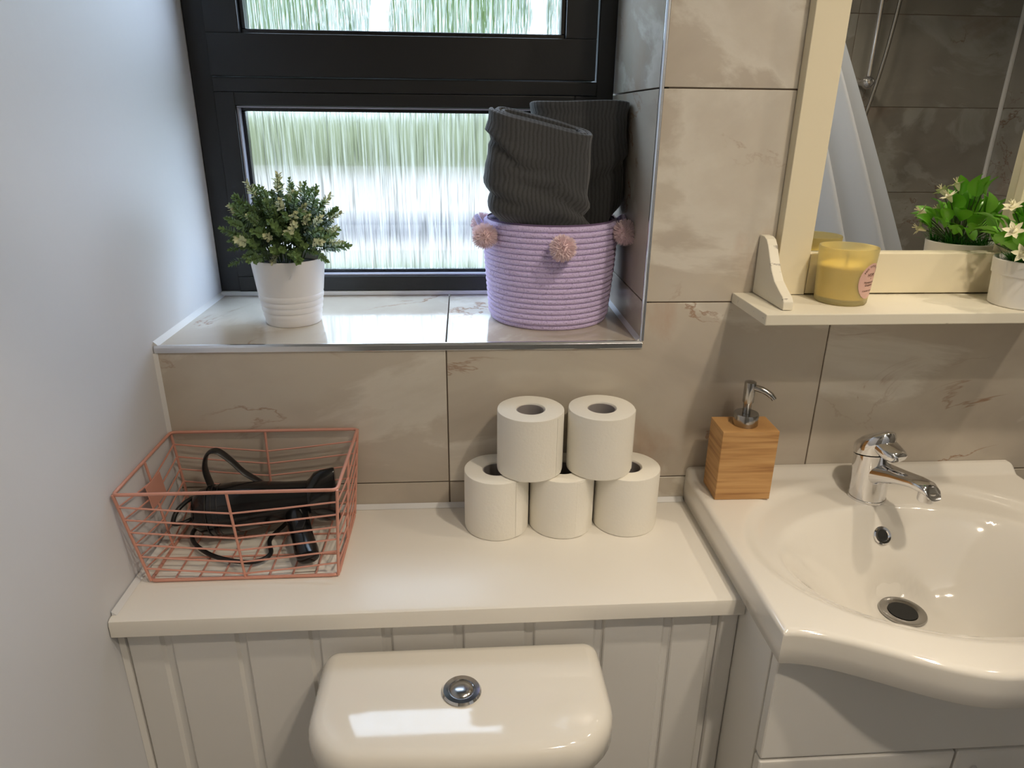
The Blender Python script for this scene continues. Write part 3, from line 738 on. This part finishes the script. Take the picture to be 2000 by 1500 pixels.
# hanging loop, upright at the back left, as a flat band
lp = spline([(.072, -.052, .955), (.066, -.050, .985), (.072, -.048, 1.008), (.086, -.046, 1.012), (.104, -.046, .996), (.122, -.048, .976), (.142, -.052, .964), (.150, -.056, .958)], 7)
lo2 = MB(); n = len(lp); rings = []
for i, p in enumerate(lp):
    t = (lp[min(i+1, n-1)]-lp[max(i-1, 0)]).normalized(); s = Vector((0, 1, 0)); nn = t.cross(s).normalized()
    w = .0085*(1-.5*i/n)+.002
    rings.append([p+s*w*math.cos(a)+nn*.0026*math.sin(a) for a in [2*PI*k/12 for k in range(12)]])
lo2.loft(rings); atH(lo2.build('hanging_loop', M['black_matte'], hdr, smooth=1))
cord = spline([(.058, -.088, .925), (.042, -.100, .922), (.034, -.112, .930), (.040, -.098, .946), (.056, -.070, .948), (.090, -.052, .930), (.130, -.040, .905), (.180, -.042, .8925), (.165, -.100, .8905), (.175, -.140, .8905), (.155, -.158, .8905), (.115, -.150, .8905), (.080, -.130, .8905), (.052, -.100, .8910), (.046, -.070, .8925), (.075, -.045, .8905), (.120, -.050, .8905)], 8)
atH(MB().tube(cord, .0033, 8).build('cord', M['black_matte'], hdr, smooth=1))

# ------------------------------------------------------------------ potted plant on the sill
pp = empty('potted_plant', (.176, .134, SZ+.0004)); tag(pp, 'small leafy plant in a white ribbed pot on the window sill', 'potted plant')
pr_ = [(.036, 0), (.0435, .0), (.0452, .003), (.0458, .010)]
for k in range(4): z = .012+.0098*k; pr_ += [(.0462+.0016*k, z), (.0472+.0016*k, z+.003), (.0472+.0016*k, z+.0065), (.0465+.0016*k, z+.0092)]
pr_ += [(.0525, .054), (.0582, .1055), (.0588, .107), (.0580, .1078), (.0570, .1070), (.053, .085), (.02, .085)]
MB().lathe(pr_, 56).build('pot', M['pot'], pp, smooth=.5)
MB().lathe([(.0535, .088), (.0545, .095), (.02, .099)], 32).build('soil', M['soil'], pp)
def leaf_geo(mb, base, d, up_, L_, w, fold=.15, mi=0):
    d = d.normalized(); s = d.cross(up_).normalized(); nn = s.cross(d)
    b = len(mb.v)
    pts = [base, base+d*L_*.35+s*w*.9+nn*w*fold, base+d*L_*.75+s*w*.75+nn*w*fold, base+d*L_, base+d*L_*.75-s*w*.75+nn*w*fold, base+d*L_*.35-s*w*.9+nn*w*fold, base+d*L_*.55-nn*w*.15]
    mb.add(pts, [(0, 1, 6), (1, 2, 6), (2, 3, 6), (3, 4, 6), (4, 5, 6), (5, 0, 6)], mi)
def sprig(seed, pale):
    r = random.Random(seed); mb = MB(); Ls = .048
    path = [Vector((0.003*math.sin(t*3+seed), .003*math.cos(t*2+seed)-.003*math.cos(seed), Ls*t)) for t in [k/8 for k in range(9)]]
    mb.tube(path, .0007, 5, mi=3)
    for k in range(12):
        t = .18+.82*k/11; p = path[min(8, int(t*8))].lerp(path[min(8, int(t*8)+1)], t*8-int(t*8))
        a0 = k*1.7+r.random()*.5
        for q in range(3):
            a = a0+q*2*PI/3+r.uniform(-.4, .4); el = .15+.75*t*t+r.uniform(-.3, .3)
            d = Vector((math.cos(a)*math.cos(el), math.sin(a)*math.cos(el), math.sin(el)))
            mi = 2 if (pale and t > .5) else (1 if t > .55 else 0)
            leaf_geo(mb, p, d, Vector((0, 0, 1)), r.uniform(.0080, .0118)*(1.0 if t < .9 else .8), r.uniform(.0024, .0034), mi=mi)
    return mb.build('sprig', [M['leaf_dark'], M['leaf_mid'], M['leaf_pale'], M['stem']], None, recalc=False)
protos = [sprig(1, False), sprig(2, False), sprig(3, True), sprig(4, True)]
rs = random.Random(11); first = [True]*4
NS = 185
for k in range(NS):
    u = (k+.5)/NS; sz = 1-1.42*u; el = math.asin(sz); az = k*2.39996
    pale = rs.random() < (.30 if el < 1.1 else .12); pi = (2 if pale else 0)+(k % 2)
    d = Vector((math.cos(az)*math.cos(el), math.sin(az)*math.cos(el), math.sin(el)))
    rad = rs.uniform(.038, .058) if k % 3 else rs.uniform(.018, .034)
    base = Vector((0, 0, .136))+Vector((d.x*rad*1.0, d.y*rad*1.0, d.z*rad*.95))
    dirv = (d+Vector((rs.uniform(-.35, .35), rs.uniform(-.35, .35), rs.uniform(.0, .45)))).normalized()
    if el < .1: base.z = max(base.z, .108); dirv = (dirv+Vector((0, 0, .25 if k % 2 else -.05))).normalized()
    q = dirv.to_track_quat('Z', 'Y'); sc_ = rs.uniform(.72, 1.05)
    if first[pi]: o = protos[pi]; first[pi] = False; o.parent = pp
    else: o = inst(protos[pi], 'sprig', pp)
    o.location = base; o.rotation_euler = q.to_euler(); o.scale = (sc_, sc_, sc_)
tw = MB()
for k in range(26):
    az = k*2.39996; r_ = .012+.034*((k*7 % 26)/26); top = Vector((math.cos(az)*r_*1.3, math.sin(az)*r_*1.3, .160-.3*r_))
    tw.tube(spline([(math.cos(az)*r_*.6, math.sin(az)*r_*.6, .094), (math.cos(az)*r_*.95, math.sin(az)*r_*.95, .122), tuple(top)], 4), .0010, 5)
tw.build('twigs', M['stem'], pp, smooth=1)

# ------------------------------------------------------------------ lilac rope basket
RBX, RBY = .606, .160
rb = empty('rope_basket', (RBX, RBY, SZ+.0004)); tag(rb, 'round lilac coiled rope basket with pink pompoms on the sill', 'basket')
NC = 19; RH = .166; ch = RH/NC
def rrad(z): return .1035+.0080*sm(z/RH)+.002*math.sin(PI*min(1, z/RH))-.006*max(0, 1-z/.014)**2
nt_, nm = 72, 10
tor = MB()
for i in range(nt_):
    for j in range(nm):
        a, b = 2*PI*i/nt_, 2*PI*j/nm
        rr = 1.0+.045*math.cos(b)
        tor.v.append((rr*math.cos(a), rr*math.sin(a), .049*math.sin(b)*1.0))
for i in range(nt_):
    for j in range(nm):
        i2, j2 = (i+1) % nt_, (j+1) % nm
        tor.f.append((i*nm+j, i2*nm+j, i2*nm+j2, i*nm+j2)); tor.mi.append(0)
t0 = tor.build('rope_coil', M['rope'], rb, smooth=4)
for k in range(NC):
    o = t0 if k == 0 else inst(t0, 'rope_coil', rb)
    z = ch*(k+.5); s = rrad(z)-.0045
    o.location = (0, 0, z); o.scale = (s, s, ch/2/.0445 if k else ch/2/.0445)
    o.rotation_euler.z = k*.37
MB().lathe([(.02, .001), (rrad(.003)-.006, .001), (rrad(.003)-.004, .004), (rrad(.003)-.010, .005), (.02, .005)], 48).build('base_disc', M['rope_fine'], rb)
MB().lathe([(rrad(z)-.0062, z) for z in [RH*k/10 for k in range(11)]], 64, (0, 0, .003), cap0=False, cap1=False).build('coil_shade_liner', M['coil_shade'], rb, smooth=1)  # dark liner; the shade between the coils put into its colour
def pompom(seed):
    r = random.Random(seed); mb = MB()
    bm = bmesh.new(); bmesh.ops.create_icosphere(bm, subdivisions=2, radius=.0145)
    mb.add([v.co.copy() for v in bm.verts], [tuple(v.index for v in f.verts) for f in bm.faces]); bm.free()
    for k in range(1100):
        z = 1-2*(k+.5)/1100; a = k*2.39996; d = Vector((math.sqrt(1-z*z)*math.cos(a), math.sqrt(1-z*z)*math.sin(a), z))
        d = (d+Vector((r.gauss(0, .13), r.gauss(0, .13), r.gauss(0, .13)))).normalized()
        L_ = .0208+r.uniform(-.0022, .0016); t = d.orthogonal().normalized(); t = t*math.cos(a)+d.cross(t)*math.sin(a)
        p = d*.0125; w = .00075
        mb.add([p+t*w, p-t*w*.5+d.cross(t)*w*.87, p-t*w*.5-d.cross(t)*w*.87, d*L_+t*w*.5, d*L_-t*w*.5], [(0, 1, 4, 3), (1, 2, 4), (2, 0, 3, 4)])
    return mb.build('pompom', M['pompom'], rb, recalc=False)
pm = pompom(5)
for k, (ang, z) in enumerate(((-88, .138), (-150, .146), (-28, .151), (150, .146), (90, .142), (30, .146))):
    o = pm if k == 0 else inst(pm, 'pompom', rb); a = math.radians(ang); R_ = rrad(z)+.0165
    if abs(ang) in (30,): R_ -= .004
    o.location = (R_*math.cos(a), R_*math.sin(a), z); o.rotation_euler = (k*1.1, k*.7, k)
for s in (-1, 1):                              # rope grab loops
    R_ = rrad(RH)+.0045
    lpts = []
    for t in [i/14 for i in range(15)]:
        a = (PI if s < 0 else 0)+(-.30+.60*t); bulge = math.sin(PI*t)
        lpts.append((math.cos(a)*(R_+.007*bulge), math.sin(a)*(R_+.007*bulge), RH-.020+.022*bulge))
    MB().tube(lpts, .0042, 10).build('grab_loop', M['rope_fine'], rb, smooth=1)

# ------------------------------------------------------------------ towels
def towel(name, label, a, b, turns, cx, cy, rot, ztop, zbot, flat, seed, squeeze, creases=()):
    """a folded, rolled towel: flattened spiral in plan, raised to a tilted top edge"""
    th = .0072; cl = []
    nseg = int(turns*56)
    for i in range(nseg+1):
        t = 2*PI*turns*i/nseg; k = 1-(.0088/min(a, b))*t/(2*PI)*1.0
        aa = a-.0092*t/(2*PI); bb = max(.004, b-.0092*t/(2*PI))
        c_, s_ = math.cos(t+PI), math.sin(t+PI)
        cl.append(Vector((aa*abs(c_)**flat*(1 if c_ > 0 else -1), bb*abs(s_)**.75*(1 if s_ > 0 else -1))))
    n = len(cl); outl, inl, arc = [], [], [0]
    for i in range(n):
        t = cl[min(i+1, n-1)]-cl[max(i-1, 0)]; t.normalize(); nn = Vector((t.y, -t.x))
        outl.append(cl[i]+nn*th/2); inl.append(cl[i]-nn*th/2)
        if i: arc.append(arc[-1]+(cl[i]-cl[i-1]).length)
    prof = outl+list(reversed(inl)); uarc = arc+list(reversed(arc)); m = len(prof)
    NZ = 46; rings = []; uvs = []
    from mathutils import noise
    cr, sr = math.cos(rot), math.sin(rot)
    for j in range(NZ+5):
        # the last rows round the hem over
        v = min(1, j/NZ); ex = max(0, j-NZ)/4
        rg = []; uv = []
        for i, p in enumerate(prof):
            pc = cl[i] if i < n else cl[m-1-i]
            q_ = p if ex == 0 else pc+(p-pc)*math.sqrt(max(0, 1-ex*ex*.93))
            zt = ztop(pc.x, pc.y); z = zbot+(zt-zbot)*v+ex*.0028
            x = q_.x*cr-q_.y*sr; y = q_.x*sr+q_.y*cr
            h = z-zbot
            w = noise.noise(Vector((x*16+seed, y*16, z*11)))*.0055+noise.noise(Vector((x*40, y*40+seed, z*26)))*.0018
            # soft bulges and creases
            for (c0, c1, c2, amp, wd) in creases:
                dl = (z-c0)-c1*(x-c2*0)-c2*x*x; w += amp*math.exp(-(dl/wd)**2)
            l = Vector((x, y)); ln = l.length or 1
            x += l.x/ln*w; y += l.y/ln*w
            X, Y = cx+x, cy+y
            X, Y = squeeze(X, Y, z)
            rg.append((X, Y, z)); uv.append((uarc[i], z))
        rings.append(rg); uvs.append(uv)
    mb = MB(); mb.loft(rings, True, False)
    # close the hem
    base = (len(rings)-1)*m
    for i in range(n-1):
        mb.f.append((base+i, base+i+1, base+m-2-i, base+m-1-i)); mb.mi.append(0)
    o = mb.build(name, M['towel'], None, smooth=4)
    me = o.data; ul = me.uv_layers.new(name='UVMap'); flat_uv = [q for r in uvs for q in r]
    for lp_ in me.loops: ul.data[lp_.index].uv = flat_uv[lp_.vertex_index]
    tag(o, label, 'towel', 'towels in the rope basket'); return o
def squeeze(X, Y, z):
    lim_in = rrad(max(0, min(RH, z-SZ)))-.016; t = sm((z-(SZ+RH-.008))/.034)
    dx, dy = X-RBX, Y-RBY; d = math.hypot(dx, dy)
    if d > lim_in:
        k = lim_in/d; k = k+(1-k)*t; X, Y = RBX+dx*k, RBY+dy*k
    return min(X, OX-.0035), Y
towel('towel', 'front charcoal towel in the rope basket, its top sloping down rightwards', .0765, .037, 2.4, .579, .097, .05,
      lambda x, y: 1.480-.23*x-.20*x*x+.20*y, SZ+.012, .42, 3.0, squeeze,
      ((1.392, -.75, 1.0, -.0075, .006), (1.405, -.70, 1.0, .0055, .010), (1.360, -.45, 0, .006, .012), (1.345, -.40, 0, -.005, .006), (1.425, .35, 3.0, .0035, .012)))
towel('towel', 'taller charcoal towel standing behind in the rope basket, beside the window recess', .0775, .048, 2.2, .6525, .194, -.05,
      lambda x, y: 1.506-.05*x+.004*math.sin(x*24)-.05*y, SZ+.012, .42, 9.0, squeeze,
      ((1.492, -.03, 0, -.004, .004), (1.40, .5, 0, .005, .015), (1.375, .6, 0, -.005, .007)))

# ------------------------------------------------------------------ wall mirror with shelf
MX0, MX1 = .9235, 1.322; MF = -.020; MZ0, MZ1 = 1.2405, 1.92
wm = empty('wall_mirror', (BC, 0, 1.224)); tag(wm, 'cream wooden framed wall mirror with a small shelf above the basin', 'mirror')
def atM(o): o.location = (-BC, 0, -1.224); return o
CW, CWN = M['cream_wood'], M['cream_worn']
SW = .0475
atM(MB().box(MX0, MF, MZ0+.0006, MX0+SW, -.0006, MZ1).build('frame_stile', CW, wm, bevel=.0012))
atM(MB().box(MX1-SW, MF, MZ0+.0006, MX1, -.0006, MZ1).build('frame_stile', CW, wm, bevel=.0012))
atM(MB().box(MX0+SW+.0012, MF+.001, MZ0+.0018, MX1-SW-.0012, -.0006, 1.302).build('frame_rail', CW, wm, bevel=.0012))
atM(MB().box(MX0+SW+.0012, MF+.001, MZ1-.06, MX1-SW-.0012, -.0006, MZ1).build('frame_rail', CW, wm, bevel=.0012))
atM(MB().box(MX0+.01, -.0020, MZ0+.0006, MX1-.01, -.0006, MZ1-.01).build('backing_board', M['wood_gap'], wm))
gm = MB().box(MX0+SW+.0004, -.0050, 1.2990, MX1-SW-.0004, -.0022, MZ1-.059).build('mirror_glass', M['mirror'], wm); atM(gm)
sh = MB().box(.868, -.128, 1.2245, 1.372, -.0008, 1.2400)
atM(sh.build('shelf', CWN, wm, bevel=.0015))
bp_ = [(-.0010, 1.2405), (-.0010, 1.3275), (-.016, 1.3275), (-.026, 1.3245), (-.034, 1.317), (-.043, 1.304), (-.056, 1.286), (-.070, 1.273), (-.088, 1.264), (-.102, 1.258), (-.108, 1.252), (-.109, 1.2405)]
for x in (.8985, 1.3270):
    atM(MB().prism(bp_, 'x', x, x+.0145).build('shelf_bracket', CWN, wm, bevel=.0018))

# ------------------------------------------------------------------ candle
CX_, CY_, CZ_ = 1.0075, -.056, 1.2404
cn = empty('candle', (CX_, CY_, CZ_)); tag(cn, 'yellow candle in a frosted glass with round pink label on the shelf', 'candle')
def cr_(z): return .0355+.0045*z/.080
prof = [(.010, .0), (cr_(0)-.002, .0), (cr_(0), .002)]+[(cr_(z), z) for z in (.01, .03, .05, .07, .078)]+[(cr_(.08)-.0006, .0795), (cr_(.08)-.0016, .0795), (cr_(.08)-.0024, .078)]+[(cr_(z)-.0026, z) for z in (.06, .04, .02, .009)]+[(.010, .008)]
MB().lathe(prof, 56).build('glass', M['candle_glass'], cn, smooth=.8)
MB().lathe([(.010, .0085), (cr_(.01)-.0029, .0085), (cr_(.05)-.0029, .052), (cr_(.05)-.005, .0535), (.006, .053)], 48).build('wax', M['candle_wax'], cn, smooth=.6)
MB().tube([(0, 0, .053), (.0005, 0, .060), (.0012, .0005, .065)], .0009, 6).build('wick', M['black_matte'], cn)
LA = math.radians(-57); LZ = .036; LH, LW = .0255, .0205
def on_glass(u, v, off):                       # u along the glass, v up from the label's centre
    z = LZ+v; R_ = cr_(z)+off; a = LA+u/cr_(LZ); return (R_*math.cos(a), R_*math.sin(a), z)
lb = MB(); nr, na = 6, 40; vs = []
for i in range(nr+1):
    for k in range(na):
        t = 2*PI*k/na; vs.append(on_glass(LW*i/nr*math.cos(t), LH*i/nr*math.sin(t), .0004))
fs = [(i*na+k, (i+1)*na+k, (i+1)*na+(k+1) % na, i*na+(k+1) % na) for i in range(nr) for k in range(na)]
lb.add(vs, fs); lbo = lb.build('label_sticker', M['label'], cn, smooth=4)
def print_text(txt, size, u0, v0, arc=None):
    cu = bpy.data.curves.new('print', 'FONT'); cu.body = txt; cu.size = size; cu.align_x = 'CENTER'; cu.resolution_u = 2; cu.offset = size*.012
    ob = bpy.data.objects.new('print', cu); C.objects.link(ob); bpy.context.view_layer.update()
    me = bpy.data.meshes.new_from_object(ob.evaluated_get(bpy.context.evaluated_depsgraph_get())); bpy.data.objects.remove(ob); bpy.data.curves.remove(cu)
    for v in me.vertices:
        x, y = v.co.x, v.co.y
        if arc:
            th = x/arc[0]; rx, ry = arc[0]+y, arc[1]+y; x, y = rx*math.sin(th), ry*math.cos(th)
            v.co = on_glass(x, y, .0006)
        else: v.co = on_glass(u0+x, v0+y, .0006)
    me.name = 'printed_text'; me.materials.clear(); me.materials.append(M['ink'])
    o = bpy.data.objects.new('printed_text', me); C.objects.link(o); o.parent = lbo; return o
print_text('NO. YOUR FINE', .0042, 0, 0, (.0145, .0200))
print_text('HOPE', .0062, 0, .0068)
print_text('&', .0030, 0, .0030)
print_text('Honeysuckle', .0044, 0, -.0030)
print_text('Grapefruit', .0044, 0, -.0070)
print_text('SCENTED CANDLE', .0028, 0, -.0150)

# ------------------------------------------------------------------ flower pot on the shelf
FX, FY, FZ = 1.266, -.084, 1.2404
fp = empty('flower_pot', (FX, FY, FZ)); tag(fp, 'artificial cream flowers with bright green leaves in a white pot on the shelf', 'potted flowers')
MB().lathe([(.02, 0), (.0425, 0), (.0435, .0015), (.0462, .044), (.0480, .0445), (.0495, .064), (.0488, .0655), (.0475, .064), (.044, .052), (.02, .052)], 48).build('pot', M['pot_grey'], fp, smooth=.5)
MB().lathe([(.044, .053), (.03, .058), (.01, .060)], 28).build('moss', M['soil'], fp)
def big_leaf(seed):
    r = random.Random(seed); mb = MB(); nL = 7; W_ = .0105; rows_ = []
    for i in range(nL+1):
        t = i/nL; w = W_*math.sin(PI*min(1, t*.98+.02)**.75)*(1.0 if t < .95 else .3); zc = .006*math.sin(PI*t*.9); 
        rows_.append([(-w, t*.030, zc+w*.30), (-w*.5, t*.030, zc+w*.08), (0, t*.030, zc-.0006), (w*.5, t*.030, zc+w*.08), (w, t*.030, zc+w*.30)])
    mb.loft(rows_, False, False, closed=False)
    return mb.build('leaf', M['leaf_bright'], None, smooth=4, recalc=False)
def flower():
    mb = MB()
    for k in range(6):
        a = k*PI/3; d = Vector((math.cos(a), math.sin(a), .35)); s = Vector((-math.sin(a), math.cos(a), 0))
        pts = [Vector((0, 0, 0)), d*.005+s*.0038, d*.0100+s*.0030, d*.0150+Vector((0, 0, -.001)), d*.0100-s*.0030, d*.005-s*.0038, d*.009+Vector((0, 0, -.0012))]
        mb.add(pts, [(0, 1, 6), (1, 2, 6), (2, 3, 6), (3, 4, 6), (4, 5, 6), (5, 0, 6)])
    mb.lathe([(.0012, -.010), (.0032, -.004), (.0046, .001), (.0040, .0035), (.001, .0045)], 12)
    for k in range(5):
        a = k*1.256; mb.tube([(0, 0, .003), (.002*math.cos(a), .002*math.sin(a), .009), (.004*math.cos(a), .004*math.sin(a), .013)], .0005, 5)
    return mb.build('flower', M['petal'], None, smooth=.8)
def grass_tuft(seed):
    r = random.Random(seed); mb = MB()
    for k in range(46):
        a = r.uniform(0, 2*PI); el = r.uniform(.25, 1.35); L_ = r.uniform(.022, .040)
        d = Vector((math.cos(a)*math.cos(el), math.sin(a)*math.cos(el), math.sin(el))); s = d.cross(Vector((0, 0, 1))).normalized()*.0008
        p0 = Vector((r.gauss(0, .004), r.gauss(0, .004), 0)); p1 = p0+d*L_*.6; p2 = p0+d*L_+Vector((0, 0, -.004))
        mb.add([p0-s, p0+s, p1+s, p1-s, p2], [(0, 1, 2, 3), (3, 2, 4)])
    return mb.build('grass_tuft', M['leaf_deep'], None, recalc=False)
rl = random.Random(23)
lf, fl, gt = big_leaf(1), flower(), grass_tuft(3)
lf.parent = fp; fl.parent = fp; gt.parent = fp
stems = MB(); nleaf = 0
def put(o, p, d, s, roll=0):
    o.location = p; d = Vector(d).normalized(); q = d.to_track_quat('Y', 'Z'); o.rotation_mode = 'QUATERNION'
    from mathutils import Quaternion
    o.rotation_quaternion = q @ Quaternion((0, 1, 0), roll); o.scale = (s, s, s)
for k in range(64):
    az = k*2.39996; el = rl.uniform(.25, 1.35) if k % 4 else rl.uniform(.05, .4)
    d = Vector((math.cos(az)*math.cos(el), math.sin(az)*math.cos(el), math.sin(el)))
    rad = rl.uniform(.034, .066); p = Vector((0, 0, .066))+Vector((d.x*rad, d.y*rad, abs(d.z)*rad*1.15))
    if p.y+FY > -.034: p.y = -.034-FY-.012*rl.random(); d.y = -abs(d.y)*.4
    o = lf if k == 0 else inst(lf, 'leaf', fp)
    put(o, p, d+Vector((0, 0, rl.uniform(-.25, .45))), rl.uniform(.85, 1.3), rl.uniform(-.7, .7))
    if p.y+FY > -.04: o.scale *= .8
    stems.tube(spline([(d.x*.01, d.y*.01, .056), tuple(Vector((d.x*.012, d.y*.012, .062)).lerp(p, .5)), tuple(p)], 4), .0008, 5)
fdirs = [(-160, .55, .088), (-125, 1.0, .092), (-100, .60, .078), (-60, .9, .094), (-20, .6, .088), (165, .95, .090), (-145, .25, .072), (-178, 1.25, .095)]
for k, (az, el, rad) in enumerate(fdirs):
    a = math.radians(az); d = Vector((math.cos(a)*math.cos(el), math.sin(a)*math.cos(el), math.sin(el)))
    p = Vector((0, 0, .062))+Vector((d.x*rad*.85, d.y*rad*.85, d.z*rad)); 
    if p.y+FY > -.03: p.y = -.03-FY
    o = fl if k == 0 else inst(fl, 'flower', fp)
    o.location = p; o.rotation_euler = (d+Vector((0, -.35, .1))).to_track_quat('Z', 'Y').to_euler(); o.scale = (.95,)*3
    stems.tube(spline([(d.x*.008, d.y*.008, .056), tuple(Vector((0, 0, .06)).lerp(p, .55)), tuple(p)], 4), .0009, 5)
stems.build('stems', M['stem'], fp, smooth=1)
for k in range(12):
    az = k*2.39996; R_ = .012+.026*((k % 4)/3)
    o = gt if k == 0 else inst(gt, 'grass_tuft', fp)
    o.location = (R_*math.cos(az), R_*math.sin(az)-.004, .056); o.rotation_euler = (rl.uniform(-.3, .3), rl.uniform(-.3, .3), az); o.scale = (.9,)*3

# ------------------------------------------------------------------ shower, seen in the mirror
rail = MB().tube([(.3, -1.0, 2.10), (RX-.002, -1.0, 2.10)], .0125, 14).build('curtain_rail', M['chrome'], smooth=1)
tag(rail, 'chrome shower curtain rail across the room', 'curtain rail')
cu = MB(); nu, nv = 120, 30; rows_ = []
for j in range(nv+1):
    v = j/nv; z = 2.085-1.75*v; row = []
    xr_ = 1.268+1.0*v-.15*v*v; xl_ = 1.0+.05*v
    for i in range(nu+1):
        u = i/nu; x = xl_+(xr_-xl_)*u
        ph = u*2*PI*6.0
        y = -1.0+(.034+.055*v)*math.sin(ph)+.012*v*math.sin(ph*.43+1.3+2*v)+.02*v*math.sin(u*3)
        row.append((x, y, z))
    rows_.append(row)
cu.loft(rows_, False, False, closed=False)
co = cu.build('shower_curtain', M['curtain'], smooth=4, recalc=False)
tag(co, 'white shower curtain hanging in folds, reflected in the mirror', 'curtain')
sr = empty('shower_rail', (1.87, RY, 1.6)); tag(sr, 'chrome shower riser rail with hose on the shower wall', 'shower')
def atS(o): o.location = (-1.87, -RY, -1.6); return o
SY = RY+.055
atS(MB().tube([(1.884, SY, 1.60), (1.884, SY, 2.22)], .009, 14).build('riser_bar', M['chrome'], sr, smooth=1))
for z in (1.612, 2.2):
    b = MB(); b.lathe([(.002, -.022), (.014, -.017), (.021, -.006), (.0225, .002), (.019, .013), (.010, .020), (.002, .022)], 24, (1.884, SY, z))
    b.tube([(1.884, SY, z), (1.884, RY+.0005, z)], .011, 14)
    atS(b.build('bracket', M['chrome'], sr, smooth=.9))
hose = spline([(1.90, SY+.015, 2.16), (1.935, SY+.02, 1.95), (1.925, SY+.02, 1.75), (1.895, SY+.02, 1.55), (1.84, SY+.02, 1.30), (1.80, SY+.01, 1.05), (1.84, SY, .90)], 8)
atS(MB().tube(hose, .0068, 10).build('hose', M['steel'], sr, smooth=1))
hh2 = MB(); hh2.tube([(1.895, SY+.015, 2.13), (1.893, SY+.05, 2.19), (1.89, SY+.09, 2.225)], [.010, .012, .016], 14); hh2.lathe([(.016, 0), (.045, -.012), (.048, -.020), (.044, -.022)], 28, (1.889, SY+.105, 2.238))
atS(hh2.build('shower_head', M['chrome'], sr, smooth=.8))
